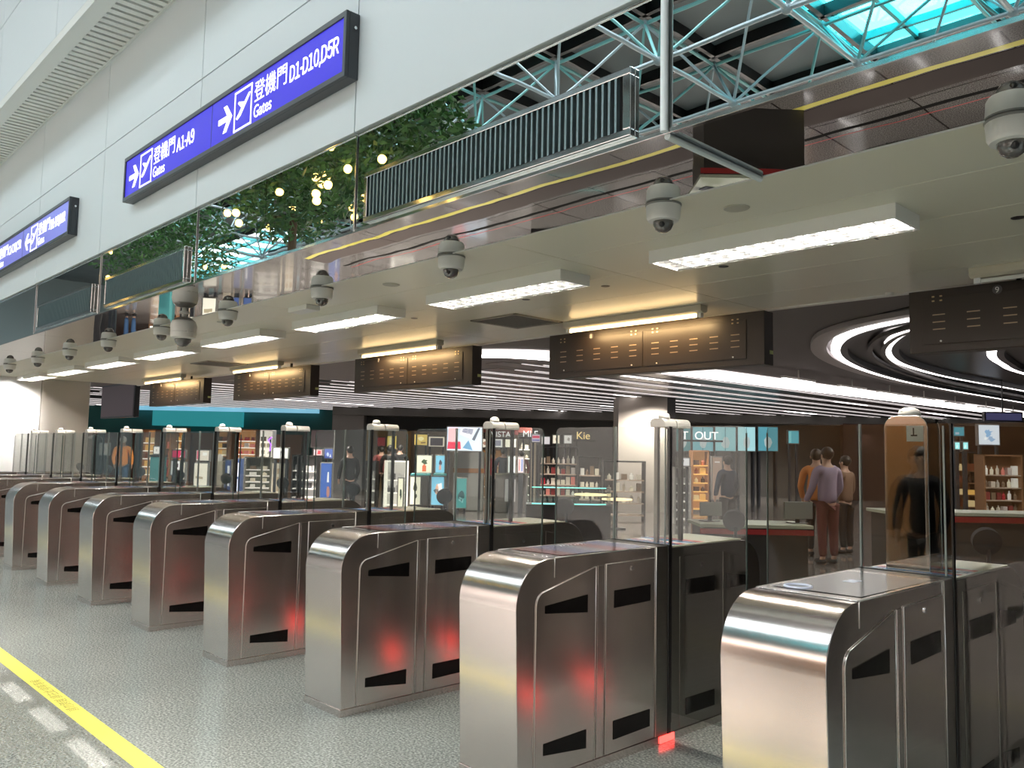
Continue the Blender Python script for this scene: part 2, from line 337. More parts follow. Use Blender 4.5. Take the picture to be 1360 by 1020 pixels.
# ------------------------------------------------------------------ automatic gates
PX = 1.54
HW = .21
def slot_poly(o): return o
def gate(wide):
    g = empty('gate_pedestal', (-1.59, 2.86, 0))          # local: x across, y along, z up
    prof = [(0, .045), (-.03, .86)] + [(p[0]-.0, p[1]) for p in arc(.195, .87, .225, 180, 90, 10)] + [(1.07, 1.097), (1.07, .045)]
    MB().prism(prof, -HW, HW).build('body', STEEL, g, bevel=.003, smooth=30)
    MB().box(-HW-.004, HW+.004, -.004, 2.19, 0, .045).build('plinth', STEEL, g, bevel=.002)
    MB().prism([(.235, 1.097), (1.07, 1.0985), (1.07, 1.1005), (.235, 1.099)], -HW+.006, HW-.006).build('top_plate', STEELT, g, bevel=.001)
    # rear body
    prof = [(1.215, .045), (1.215, 1.085)] + arc(1.99, .87, .215, 90, 0, 10)[0:] + [(2.185, .045)]
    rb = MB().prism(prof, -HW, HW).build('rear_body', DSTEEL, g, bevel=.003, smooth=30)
    MB().box(-HW-.002, HW+.002, 1.07, 1.185, .045, 1.10).build('end_frame', DSTEEL, g, bevel=.004)
    MB().box(-HW-.006, HW+.006, 1.185, 1.215, .02, 1.104).build('gasket', BLACK, g, bevel=.003)
    BEAD = mat('edge_glint', (.85, .82, .78), .32, 1)  # beads added to mimic light caught along the panel edges
    def bead(pts, xx, par, r=.0017): MB().path([(xx, a, b) for a, b in pts], r, 5).build('edge_glint', BEAD, par, smooth='all')
    for s in (1, -1):
        x0, x1 = (HW, HW+.004) if s > 0 else (-HW-.004, -HW); xb = s*(HW+.0042)
        bead([(1.070, .05), (1.070, 1.098)], xb, g, .0022); bead([(.234, 1.0), (.234, 1.095)], xb-.003*s, g, .0012)
        bead([(.235, 1.0985), (1.07, 1.100)], xb-.005*s, g, .0016)
        pa = [(.105, .052), (.105, .86)]+arc(.175, .87, .07, 180, 115, 5)+[(.545, 1.03), (.545, .052)]
        a = MB().prism(pa, x0, x1).build('front_panel', STEEL, g, bevel=.0025)
        bead([(.548, .052), (.548, 1.031), (.177+.0, .937+.0)][:2], xb, a, .0018); bead(pa[:8][::-1]+[] , xb, a); bead([pa[7], pa[8]], xb, a)
        MB().box(x0, x1, .565, .615, .052, 1.033).build('joint_strip', STEEL, g, bevel=.002)
        pb = [(.632, .052), (.632, 1.036), (1.052, 1.040), (1.052, .052)]
        b = MB().prism(pb, x0, x1).build('access_panel', STEEL, g, bevel=.0025)
        bead([(.632, .052), (.632, 1.036), (1.052, 1.040)], xb, b, .0018)
        e = .0035*s
        def sl(poly, par): MB().prism(poly, (x0 if s < 0 else x1)-.001, (x0 if s < 0 else x1)+e-.001*0).build('slot_window', SLOT, par, bevel=.0008)
        sl([(.167, .831), (.167, .868), (.482, .893), (.482, .802)], a); sl([(.170, .152), (.170, .207), (.482, .213), (.482, .120)][::1], a)
        sl([(.70, .800), (.70, .892), (1.015, .896), (1.015, .806)], b); sl([(.70, .115), (.70, .211), (1.015, .213), (1.015, .121)], b)
        xo = x1 if s > 0 else x0
        MB().tube((xo, .85, .998), (xo+.005*s, .85, .998), .013, 14).build('lock', CHROME, b, smooth=True)
        # rear side
        pc = [(1.30, .052), (1.30, 1.03), (1.72, 1.03), (1.72, .052)]
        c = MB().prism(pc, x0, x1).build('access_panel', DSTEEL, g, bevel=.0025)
        sl([(1.36, .80), (1.36, .892), (1.66, .892), (1.66, .80)], c); sl([(1.36, .115), (1.36, .21), (1.66, .21), (1.66, .115)], c)
        MB().tube((xo, 1.52, .97), (xo+.005*s, 1.52, .97), .013, 14).build('lock', CHROME, c, smooth=True)
        pd = [(1.76, .052), (1.76, 1.03), (1.95, .99), (2.10, .85), (2.10, .052)]
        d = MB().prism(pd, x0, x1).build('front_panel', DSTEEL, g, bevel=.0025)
        sl([(1.80, .80), (1.80, .892), (2.05, .86), (2.05, .80)], d); sl([(1.80, .115), (1.80, .21), (2.05, .18), (2.05, .115)], d)
        MB().box(min(xo, xo+.008*s), max(xo, xo+.008*s), 1.11, 1.24, .005, .043).build('warning_lamp', mat('red_led', (.5, .03, .03), .4, emit=4, ecol=(1, .05, .04)), g)
        if s < 0: MB().box(xo-.010, xo, 1.70, 1.82, .01, .055).build('warning_lamp', mat('red_led2', (.5, .03, .03), .4, emit=6, ecol=(1, .04, .04)), g)
    # counter top of the rear body, pale stone slab with coloured reflections painted on it
    MB().box(-HW+.004, HW-.004, 1.24, 1.98, 1.086, 1.096).build('counter_top', mat('counter_stone', (.62, .62, .50), .18), g, bevel=.002)
    gr = [((.02, .16, .42), 1.27, 1.33), ((.50, .05, .05), 1.33, 1.38), ((.60, .60, .58), 1.38, 1.43), ((.02, .16, .42), 1.43, 1.52), ((.55, .10, .08), 1.52, 1.60)]
    for k, (c, a, b) in enumerate(gr): MB().box(-HW+.02, HW-.02, a, b, 1.0962, 1.0967).build('reflection_patch', mat('rear_reflection%d' % k, c, .25), g)
    gf = [((.30, .10, .09), .30, .42), ((.16, .18, .32), .42, .60), ((.32, .33, .36), .60, .70), ((.36, .10, .10), .70, .84), ((.12, .16, .32), .84, 1.0)]
    if wide: gf = [((.22, .225, .24), .30, 1.0)]
    for k, (c, a, b) in enumerate(gf):  # coloured patches painted for reflections in the front top
        o = MB().prism([(-HW+.03, a), (-HW+.03, b), (HW-.03, b+.02), (HW-.03, a+.02)], 1.1012, 1.1016, 'z').build('reflection_patch', mat('front_reflection%d%d' % (k, wide), c, .18, metal=.5), g)
    if wide:
        RW = mat('ring_reflection', (.62, .66, .80), .3); MB().path([(-.10+.052*math.cos(a*PI/12), .37+.052*math.sin(a*PI/12), 1.1016) for a in range(25)], .006, 6).build('ring_reflection', RW, g); MB().box(-.05, .0, .66, .74, 1.1018, 1.1022).build('square_reflection', RW, g)  # pale ring and square painted in for reflections
    else: text('»»»»', 'lettering', mat('reflection_white', (.55, .55, .58), .3), .12, (-.11, .62, 1.1019), (0, 0, PI/2), g, ext=.0002)
    # fixed glass over the pedestal with edge posts
    MB().box(-HW, HW, 1.204, 1.214, 1.104, 1.79).build('fixed_glass', GLASS, g)
    MB().box(-HW-.002, -HW+.006, 1.200, 1.218, 1.104, 1.792).build('glass_edge', GEDGE, g); MB().box(HW-.035, HW-.027, 1.198, 1.203, 1.104, 1.78).build('glass_edge', GEDGE, g)
    MB().box(HW-.004, HW+.004, 1.198, 1.220, .10, 1.79).build('hinge_post', BLACK, g)
    # sensor tower on the rear body
    if wide:
        tw = [(-.13, 1.096), (-.13, 1.76)]+arc(-.07, 1.775, .06, 180, 90, 5)+arc(.015, 1.775, .06, 90, 0, 5)+[(.075, 1.096)]
        t = MB().prism(tw, 1.30, 1.43, 'y').build('sensor_tower', STEELT, g, bevel=.003, smooth=30)
        MB().prism(tw, 1.455, 1.60, 'y').build('rear_tower', STEELT, g, bevel=.003, smooth=30)
        MB().box(-.11, .065, 1.425, 1.46, 1.096, 1.82).build('tower_channel', BLACK, t)
        MB().box(-.115, .06, 1.295, 1.301, 1.12, 1.785).build('tower_screen', mat('tower_glass', (.50, .44, .40), .03, 1), t)
        MB().box(-.02, .058, 1.2945, 1.2948, 1.71, 1.785).build('notice', mat('notice_white', (.55, .56, .53), .5), t)
        MB().box(.0, .03, 1.2940, 1.2944, 1.735, 1.742).box(.01, .016, 1.2940, 1.2944, 1.74, 1.775).build('notice_mark', BLACK, t)
        MB().lathe([(.05, 0), (.052, .012), (.045, .03), (.025, .042), (.002, .045)], (-.03, 1.36, 1.834), 16).build('sensor_cap', WHITE, t, smooth='all')
    else:
        tw = [(.0, 1.79), (.0, 1.81)]+arc(.03, 1.81, .035, 180, 90, 4)+arc(.075, 1.81, .035, 90, 0, 4)+[(.11, 1.79)]
        t = MB().prism(tw, 1.29, 1.41, 'y').prism(tw, 1.42, 1.56, 'y').build('tower_cap', mat('cap_silver', (.74, .72, .68), .35, .4), g, bevel=.003, smooth=30)
        MB().box(.03, .055, 1.29, 1.315, 1.096, 1.79).build('tower_post', DSTEEL, t)
        MB().box(.03, .055, 1.54, 1.56, 1.096, 1.79).build('tower_post', BLACK, t)
        MB().box(.04, .048, 1.315, 1.54, 1.10, 1.79).build('tower_pane', GLASS, t)
        MB().lathe([(.035, 0), (.036, .012), (.03, .03), (.018, .038), (.002, .04)], (.06, 1.35, 1.842), 16).build('sensor_cap', WHITE, t, smooth='all')
    MB().tube((.07, 2.14, .96), (.07, 2.14, 1.15), .012, 8).tube((.07, 2.12, 1.19), (.05, 2.155, 1.20), .072, 24).build('scanner_disc', mat('disc_slate', (.02, .024, .035), .6), g, smooth=30)
    # glass flaps that close the lane on each side
    for s in (1, -1):
        x0, x1 = (HW+.012, HW+.50)
        pts = [(x0, .16), (x0, 1.79)]+arc(x1-.04, 1.75, .04, 90, 0, 4)+[(x1, .16)]
        MB().prism([(s*p[0], p[1]) for p in pts], 1.204, 1.214, 'y').build('glass_flap', GLASS, g)
        MB().box(min(s*(x1-.004), s*x1), max(s*(x1-.004), s*x1), 1.203, 1.215, .16, 1.75).build('flap_edge', mat('flap_edge', (.10, .13, .12), .2), g)
    return g
G0 = gate(True); tag(G0, 'nearest brushed steel gate pedestal, cut off by the right edge', 'gate pedestal', 'automatic gate pedestals in a row under the soffit')
G1 = gate(False)
ordn = ['second', 'third', 'fourth', 'fifth', 'sixth', 'seventh', 'eighth', 'ninth', 'tenth', 'eleventh']
for i in range(1, 11):
    d = G1 if i == 1 else dup(G1, (0, 0, 0)); d.location = (-1.59-PX*i, 2.86, 0)
    tag(d, '%s brushed steel gate pedestal in the row, counted from the nearest' % ordn[i-1] if i < 10 else 'last brushed steel gate pedestal in the row, beside the white end wall', 'gate pedestal', 'automatic gate pedestals in a row under the soffit')

# ------------------------------------------------------------------ direction signs on the fascia
BLUE = mat('sign_blue', (.03, .02, .42), .35, spec=.2, emit=.42, ecol=(.06, .045, .80))
BLUEP = mat('sign_violet', (.16, .17, .55), .3, spec=.3, emit=.32, ecol=(.26, .27, .85))
SIGNW = em('sign_white', (1, 1, 1), 1.1)
F = (PI/2, 0, 0)
def arrow(par, x, z, s, left=False):
    k = -1 if left else 1
    p = [(-.12, -.022), (.03, -.022), (-.035, -.105), (.02, -.105), (.115, 0), (.02, .105), (-.035, .105), (.03, .022), (-.12, .022)]
    MB().prism([(x+k*a*s, z+b*s) for a, b in p], -.087, -.0835, 'y').build('arrow', SIGNW, par)
def plane_icon(par, x, z, w, h):
    m = MB(); t = .012
    for a in ((x-w/2, x+w/2, z+h/2-t, z+h/2), (x-w/2, x+w/2, z-h/2, z-h/2+t), (x-w/2, x-w/2+t, z-h/2, z+h/2), (x+w/2-t, x+w/2, z-h/2, z+h/2)): m.box(a[0], a[1], -.087, -.0835, a[2], a[3])
    m.build('icon_border', SIGNW, par)
    pl = [(-.36, -.16), (-.30, -.20), (-.12, -.14), (.34, .22), (.38, .28), (.30, .28), (.08, .13), (-.22, .20), (-.28, .17), (-.08, .03), (-.22, -.07)]
    MB().prism([(x+a*w*1.05, z+b*w*1.2) for a, b in pl], -.087, -.0835, 'y').build('plane_icon', SIGNW, par)
def big_sign(x0, x1, face, left, items):
    s = empty('direction_sign', (x0, YF-.03, 3.745)); Wd = x1-x0
    MB().box(0, Wd, -.07, 0, 0, .395).build('case', GREYP, s, bevel=.004)
    MB().box(0, Wd, -.092, -.07, 0, .035).box(0, Wd, -.092, -.07, .36, .395).box(0, .03, -.092, -.07, .03, .365).box(Wd-.03, Wd, -.092, -.07, .03, .365).build('frame', GREYP, s, bevel=.003)
    MB().box(.028, Wd-.028, -.083, -.069, .033, .362).build('panel', face, s)
    MB().box(Wd/2-.008, Wd/2-.004, -.0845, -.083, .035, .36).build('seam', GREYP, s)
    MB().tube((Wd, -.035, .30), (Wd+.012, -.035, .30), .01, 8).build('screw', CHROME, s)
    for (ox, rng) in items:
        arrow(s, ox, .185, .92, left); plane_icon(s, ox+.27, .19, .26, .285)
        text('登機門', 'lettering', SIGNW, .155, (ox+.43, -.0835, .19), F, s, sx=.98, bold=.0004)
        text('Gates', 'lettering', SIGNW, .125, (ox+.43, -.0835, .07), F, s, sx=.86, bold=.0008)
        glyph_row(rng, SIGNW, .105, ox+.915, -.0865, .165, s, .061*len(rng)*(.95 if len(rng) > 6 else 1.1))
    return s
SG = 'blue gate direction signs on the fascia'
tag(big_sign(-7.62, -4.03, BLUE, False, ((.24, 'A1-A9'), (2.02, 'D1-D10,D5R'))), 'long blue lightbox sign with right arrows reading Gates A1-A9 and D1-D10,D5R', 'sign', SG)
tag(big_sign(-12.75, -9.2, BLUEP, True, ((.20, 'C1-C10,C5R'), (1.98, 'B1-B9,B1R'))), 'paler violet lightbox sign with left arrows, further along the fascia', 'sign', SG)

# ------------------------------------------------------------------ air grilles in the mirror band
def grille(x0, x1):
    g = empty('air_grille', (x0, YF-.006, 2.885)); w = x1-x0; h = .285
    m = MB().box(0, w, -.03, 0, 0, .03).box(0, w, -.03, 0, h-.03, h).box(0, .03, -.03, 0, .03, h-.03).box(w-.04, w, -.03, 0, .03, h-.03)
    m.build('frame', CHROME, g, bevel=.004)
    MB().box(.03, w-.03, -.004, -.001, .03, h-.03).build('backing', BLACK, g)
    m = MB(); n = int((w-.09)/.034)
    for i in range(n): x = .05+i*(w-.10)/n; m.box(x, x+.011, -.026, -.004, .03, h-.03)
    m.build('louvre', mat('louvre_paint', (.22, .30, .32), .35, metal=.6), g)
    return g
for (a, b, l) in ((-3.92, -2.03, 'large chrome framed air grille with upright teal slats, below the longer blue sign'), (-8.24, -6.40, 'chrome framed air grille just above the big hanging camera'),
                  (-10.50, -8.60, 'chrome framed air grille beneath the right end of the violet sign')):
    tag(grille(a, b), l, 'air grille', 'air grilles set in the mirror band')

# ------------------------------------------------------------------ soffit equipment
def troffer(lit=True):
    t = empty('ceiling_light', (0, 4.2, ZS)); L_, w, h = 1.475, .30, .077
    m = MB().box(-L_, 0, -.15, -.138, -h, 0).box(-L_, 0, .138, .15, -h, 0).box(-L_, -L_+.012, -.138, .138, -h, 0).box(-.012, 0, -.138, .138, -h, 0).box(-L_+.01, -.01, -.138, .138, -.01, 0)
    m.build('housing', WHITE, t, bevel=.002)
    for y in (-.065, .065): MB().tube((-L_+.03, y, -.018), (-.03, y, -.018), .010, 8).build('lamp_tube', LAMP, t, smooth=True)
    m = MB()
    for i in range(1, 12): x = -L_+L_*i/12; m.box(x-.004, x+.004, -.138, .138, -.072, -.03)
    m2 = MB()
    for y in (-.137, -.07, .0, .06, .13): m2.box(-L_+.012, -.012, y, y+.007, -.070, -.02)
    m2.build('reflector', CHROME, t)
    m.build('louvre', mat('louvre_white', (.80, .80, .78), .25), t)
    return t
tro = troffer()
TL = [(-1.60, 'ceiling light with bright white louvre, largest of the louvred row'), (-3.81, 'second largest louvred ceiling light, left of the dark ceiling vent'), (-5.96, 'third louvred ceiling light in the row from the near end'),
      (-8.10, 'fourth louvred ceiling light, right beside the big hanging camera'), (-10.25, 'fifth louvred ceiling light, partly behind the big hanging camera'), (-12.32, 'sixth louvred ceiling light in the row from the near end'),
      (-14.32, 'seventh louvred ceiling light, last but one before the end wall'), (-16.3, 'furthest louvred ceiling light, beside the white end wall')]
for k, (x, l) in enumerate(TL):
    o = tro if k == 0 else dup(tro, (x, 4.2, ZS)); o.location.x = x; tag(o, l, 'ceiling light', 'louvred ceiling lights on the soffit')
    for yy in (4.135, 4.265): area('troffer_lamp', (x-.74, yy, ZS-.032), 1.38, .024, 44, (1, .93, .82))
def dome():
    d = empty('dome_camera', (0, 3.30, ZS))
    MB().lathe([(.062, 0), (.085, -.004), (.086, -.012), (.082, -.07), (.074, -.085), (.05, -.088)], n=28).build('housing', WHITE, d, smooth=30)
    MB().lathe([(.088, 0), (.090, -.003), (.088, -.010), (.084, -.0125)], n=28).build('base_ring', mat('ring_grey', (.25, .24, .23), .5), d, smooth=30)
    MB().lathe([(.052, -.084), (.050, -.105), (.038, -.128), (.018, -.140), (.001, -.143)], n=24).build('dome_cover', mat('dome_smoke', (.12, .11, .105), .05, coat=1), d, smooth='all')
    MB().sph((.018, -.035, -.108), .016, n=10, m=8).build('lens', BLACK, d, smooth='all')
    return d
dm = dome()
DX = [(-.90, 'white dome camera cut off by the right edge of the picture'), (-2.44, 'white dome camera above the largest louvred light, beside a round cover plate'), (-4.09, 'white dome camera hanging under the right part of the large grille'),
      (-5.66, 'third nearest complete dome camera, above the third louvred light'), (-7.30, 'white dome camera right of the big hanging camera'), (-8.86, 'white dome camera just left of the big hanging camera'),
      (-10.5, 'sixth dome camera along the soffit edge, over bare ceiling'), (-12.0, 'seventh dome camera along the soffit edge'), (-13.5, 'last but one dome camera along the soffit edge'), (-15.1, 'furthest dome camera, by the end wall')]
for k, (x, l) in enumerate(DX):
    o = dm if k == 0 else dup(dm, (x, 3.33, ZS)); o.location = (x, 3.33, ZS); tag(o, l, 'camera', 'dome cameras along the soffit edge')
pz = tag(empty('hanging_camera', (-7.72, 3.10, ZS)), 'big white speed dome camera hanging on a short stem from the mirror strip', 'camera')
MB().lathe([(.045, 0), (.045, -.01), (.022, -.014), (.022, -.05)], n=20).build('stem', WHITE, pz, smooth=30)
MB().lathe([(.03, -.045), (.07, -.055), (.105, -.085), (.118, -.13), (.112, -.185), (.116, -.19), (.110, -.235), (.075, -.25)], n=30).build('housing', WHITE, pz, smooth=30)
MB().lathe([(.076, -.248), (.074, -.27), (.055, -.30), (.028, -.318), (.001, -.323)], n=24).build('dome_cover', MATS['dome_smoke'], pz, smooth='all')
MB().tube((.11, 0, -.19), (.125, 0, -.19), .012, 8).build('latch', WHITE, pz)
# round cover plates, downlight holes, detector, vents
cp = tag(MB().lathe([(.001, -.004), (.062, -.004), (.066, 0), (.001, .001)], n=28).build('cover_plate', mat('cover_beige', (.5, .48, .40), .4), smooth=30), '', 'cover plate', 'round cover plates on the soffit')
CP = [((-2.207, 3.62), 'round beige cover plate between the largest light and its dome camera'), ((-5.14, 3.61), 'round beige cover plate left of the second largest louvred light'), ((-8.0, 3.61), 'round beige cover plate near the big hanging camera')]
for k, ((x, y), l) in enumerate(CP):
    o = cp if k == 0 else dup(cp, (x, y, ZS)); o.location = (x, y, ZS); o['label'] = l
hl = tag(MB().lathe([(.001, -.003), (.030, -.003), (.034, 0), (.001, .001)], n=20).build('ceiling_hole', BLACK), '', 'ceiling hole', 'small black round holes in the soffit')
for k, ((x, y), l) in enumerate([((-1.259, 4.72), 'small black round hole in the soffit near the right edge'), ((-2.967, 4.708), 'small black round hole just below the largest louvred light'), ((-3.964, 4.70), 'small black round hole beyond the second largest light, above the vent'), ((-4.8, 4.70), 'small black round hole under the left half of the second largest light'), ((-6.3, 4.70), 'small black round hole by the third louvred light')]):
    o = hl if k == 0 else dup(hl, (x, y, ZS)); o.location = (x, y, ZS); o['label'] = l
tag(MB().box(-.006, .006, -.06, .06, -.002, 0).build('ceiling_slot', BLACK), 'thin black slot in the soffit beside the largest louvred light', 'ceiling slot').location = (-1.95, 4.62, ZS)
o = tag(MB().box(-.16, .16, -.07, .07, -.045, 0).build('junction_box', WHITE, bevel=.006), 'small white junction box on the soffit right of a dome camera', 'junction box'); o.location = (-6.55, 3.68, ZS)
def vent(x, y, w, l):
    v = empty('ceiling_vent', (x, y, ZS)); MB().box(-w, w, -w, -w+.03, -.012, 0).box(-w, w, w-.03, w, -.012, 0).box(-w, -w+.03, -w, w, -.012, 0).box(w-.03, w, -w, w, -.012, 0).build('frame', mat('vent_frame', (.30, .27, .22), .5), v)
    m = MB()
    for i in range(16): yy = -w+.04+i*(2*w-.08)/16; m.box(-w+.03, w-.03, yy, yy+.012, -.010, -.001)
    m.build('slat', mat('vent_slat', (.16, .14, .12), .5), v); MB().box(-w+.02, w-.02, -w+.02, w-.02, -.002, 0).build('backing', BLACK, v)
    return tag(v, l, 'ceiling vent', 'square dark vents in the soffit')
vent(-5.66, 5.42, .31, 'square dark ceiling vent beyond the second largest louvred light'); vent(-12.1, 5.42, .31, 'distant square dark ceiling vent above the third hanging sign box')
def tube_light(x0, x1, lit):
    t = empty('tube_light', (x1, 5.82, ZS)); w = x0-x1
    MB().prism([(-.05, 0), (.05, 0), (.05, -.05), (.02, -.065), (-.02, -.065), (-.05, -.05)], w, 0).build('housing', mat('tube_house', (.62, .56, .44), .4), t, bevel=.004)
    MB().tube((w+.06, 0, -.082), (-.06, 0, -.082), .014, 8).build('lamp_tube', LAMPW if lit else WHITE, t, smooth=True)
    MB().box(w+.02, w+.06, -.02, .02, -.10, -.06).box(-.06, -.02, -.02, .02, -.10, -.06).build('end_holder', WHITE, t)
    if lit: area('tube_lamp', ((x0+x1)/2, 5.86, ZS-.11), 1.3, .03, 7, (1, .66, .30), rot=(math.radians(35), 0, 0))
    return t
TG = 'single tube lights in front of the sign boxes'
for a, b, lit, l in ((-5.39, -3.85, 1, 'lit warm tube light on the soffit before the largest complete sign box'), (-8.9, -7.3, 1, 'lit warm tube light before the second sign box'), (-12.5, -10.95, 1, 'lit warm tube light before the third sign box'),
                     (-16.2, -14.4, 1, 'lit warm tube light before the fourth sign box'), (-1.83, -.3, 0, 'unlit tube light near the right edge of the picture')):
    tag(tube_light(a, b, lit), l, 'tube light', TG)
BROWNP = mat('sign_box_paint', (.030, .021, .016), .4)
def sign_box(x0, x1, num):
    s = empty('sign_box', (x0, 6.02, 2.36)); w = x1-x0; h = .435
    MB().box(0, w, 0, .14, 0, h).build('case', BROWNP, s, bevel=.004)
    m = MB()
    for (a, b) in ((.09, w/2-.02), (w/2+.02, w-.16)):
        d = MB().box(a, b, -.006, 0, .055, h-.06).build('service_door', BROWNP, s, bevel=.002)
        mm = MB(); n = 4 if 0 else 5
        for i in range(5):
            cx = a+(b-a)*(i+.5)/5
            for k in range(3): mm.box(cx-.04, cx+.04, -.0085, -.006, .155+k*.05, .162+k*.05)
        mm.build('vent_slit', mat('slit_rim', (.42, .32, .22), .4, metal=.5), d)
        hm = MB()
        for cx in (a+.1, b-.1):
            for (dx, dz) in ((-.025, 0), (.025, 0), (-.025, .03), (.025, .03)): hm.box(cx+dx-.008, cx+dx+.008, -.010, -.006, h-.085+dz, h-.075+dz)
        hm.build('hinge', mat('hinge_brass', (.5, .38, .22), .35, metal=.7), d)
        km = MB()
        for cx in (a+.12, b-.12): km.tube((cx, -.006, .075), (cx, -.012, .075), .007, 8)
        km.build('screw', WHITE, d)
    MB().box(w, w+.003, .08, .13, .09, .12).build('rating_label', mat('label_lime', (.55, .6, .25), .5), s)
    m = MB()
    for fx in (.28, .72): m.box(w*fx-.012, w*fx+.012, .05, .08, h, ZS-2.36+.0)
    m.build('hanger', BLACK, s)
    if num:
        MB().lathe([(.001, 0), (.03, 0), (.03, .002), (.001, .002)], n=20).build('number_disc', mat('disc_grey', (.10, .09, .09), .5), s)
        o = [c for c in s.children if c.name.startswith('number_disc')][0]; o.rotation_euler = F; o.location = (w*.235, -.007, h-.05)
        text(num, 'lettering', WHITE, .055, (w*.235-.014, -.0105, h-.07), F, s)
    return s
BG = 'dark sign boxes hanging above the lanes, backs to the camera'
for x0, x1, num, l in ((-2.30, .10, '9', 'unlit dark sign box marked 9, cut off by the right edge'), (-5.80, -3.42, '8', 'largest complete dark brown sign box, lit by a warm tube at its top'),
                       (-9.33, -6.98, '7', 'second complete brown sign box from the near end'), (-12.85, -10.45, '6', 'third complete brown sign box from the near end'), (-16.45, -14.0, '5', 'smallest, furthest brown sign box, above the teal wall')):
    tag(sign_box(x0, x1, num), l, 'sign box', BG)
o = tag(MB().lathe([(.03, 0), (.03, -.02), (.012, -.028), (.001, -.03)], n=14).build('smoke_detector', WHITE, smooth=30), 'small white detector at the inner soffit edge', 'detector'); o.location = (-2.53, 6.26, ZS)

# ------------------------------------------------------------------ duty free hall behind the gates
def P3(px, py, d): return CAM+(fw*FPX+rt*(px-680)-up*(py-510))*(d/FPX)
def gnd(px, d):
    p = P3(px, 600, d); return V((p.x, p.y, 0))
def zz(px, py, d): return max(0.0, P3(px, py, d).z)
ZH = 3.30
HCEIL = mat('hall_ceiling', (.155, .14, .145), .7)
struct(MB().box(-60, 30, YE+.03, 60, ZH, ZH+.2).build('ceiling', HCEIL))
struct(MB().box(-60, 30, 59.7, 60, 0, 13).build('wall_back', mat('dark_wall', (.10, .09, .085), .6)))
# slatted light ceiling running along the hall: black slots, pale slats whose lit tone is put in as glow
m = MB(); m2 = MB(); m3 = MB(); random.seed(3)
for k in range(40):
    x = -10.9-k*.95; y0 = 9.2+random.random()*2.5 if k < 12 else 6.9+random.random()*3
    m.box(x, x+.50, y0, 46, ZH-.005, ZH)
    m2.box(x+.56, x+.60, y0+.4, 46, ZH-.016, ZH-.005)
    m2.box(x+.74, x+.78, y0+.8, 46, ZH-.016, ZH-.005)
    if k % 4 == 1:
        for q in range(5): a = y0+2+random.random()*30; m3.box(x+.64, x+.68, a, a+2.2, ZH-.02, ZH-.005)
struct(m.build('trim_8', BLACK)); struct(m2.build('trim_9', mat('slat_glow', (.7, .66, .66), .5, emit=.55, ecol=(1, .93, .92))))
sl = tag(m3.build('strip_light', STRIPL), 'thin white strip lights set between the slats of the hall ceiling', 'strip light')
sl['kind'] = 'structure'
# lit cove recess along the slats, its brightness put in as glow
def ribbon(name, pts, w, z, m, thick=.02):
    b = MB(); L = []; R = []
    for i, p in enumerate(pts):
        a = V(pts[max(i-1, 0)]); c = V(pts[min(i+1, len(pts)-1)]); d = (c-a).normalized(); n = V((-d.y, d.x))
        L.append(V(p)+n*w/2); R.append(V(p)-n*w/2)
    for i in range(len(pts)-1):
        q = [L[i], L[i+1], R[i+1], R[i]]
        b.add([(v.x, v.y, z) for v in q]+[(v.x, v.y, z+thick) for v in q], [(0, 1, 2, 3), (7, 6, 5, 4), (0, 4, 5, 1), (2, 6, 7, 3), (1, 5, 6, 2), (3, 7, 4, 0)])
    return b.build(name, m)
def spline(pts, n=6):
    P_ = [V(p) for p in pts]; out = []
    for i in range(len(P_)-1):
        p0, p1, p2, p3 = P_[max(i-1, 0)], P_[i], P_[i+1], P_[min(i+2, len(P_)-1)]
        for k in range(n):
            t = k/n; out.append(.5*((2*p1)+(p2-p0)*t+(2*p0-5*p1+4*p2-p3)*t*t+(3*p1-p0-3*p2+p3)*t**3))
    return [tuple(p) for p in out]+[tuple(P_[-1])]
cove = spline([(-12.0, 9.0), (-10.6, 9.3), (-9.75, 10.3), (-9.45, 13.0), (-9.25, 18), (-9.0, 24), (-8.6, 34)])
o = ribbon('cove_light', cove, .95, ZH-.03, mat('cove_glow', (1, .95, .93), .5, emit=1.15, ecol=(1, .93, .89)))
tag(o, 'broad glowing white cove curving along the hall ceiling beyond the sign boxes', 'cove light')
o = ribbon('cove_lamp', [(x-.42, y) for x, y in cove], .14, ZH-.06, STRIPL); o.parent = bpy.data.objects['cove_light']
for k, y in enumerate((14.9, 17.2, 19.1, 21.1, 23.2, 25.6, 28)):
    t = empty('batten_light', (-7.75, y, ZH-.20)); MB().box(-.05, .05, -.6, .6, 0, .04).build('housing', WHITE, t); MB().box(-.045, .045, -.58, .58, -.02, 0).build('lamp', STRIPL, t)
    MB().box(-.01, .01, -.01, .01, .04, .21).build('hanger', WHITE, t)
    tag(t, 'short white batten light hanging in a line beside the glowing cove', 'batten light', 'batten lights beside the cove')
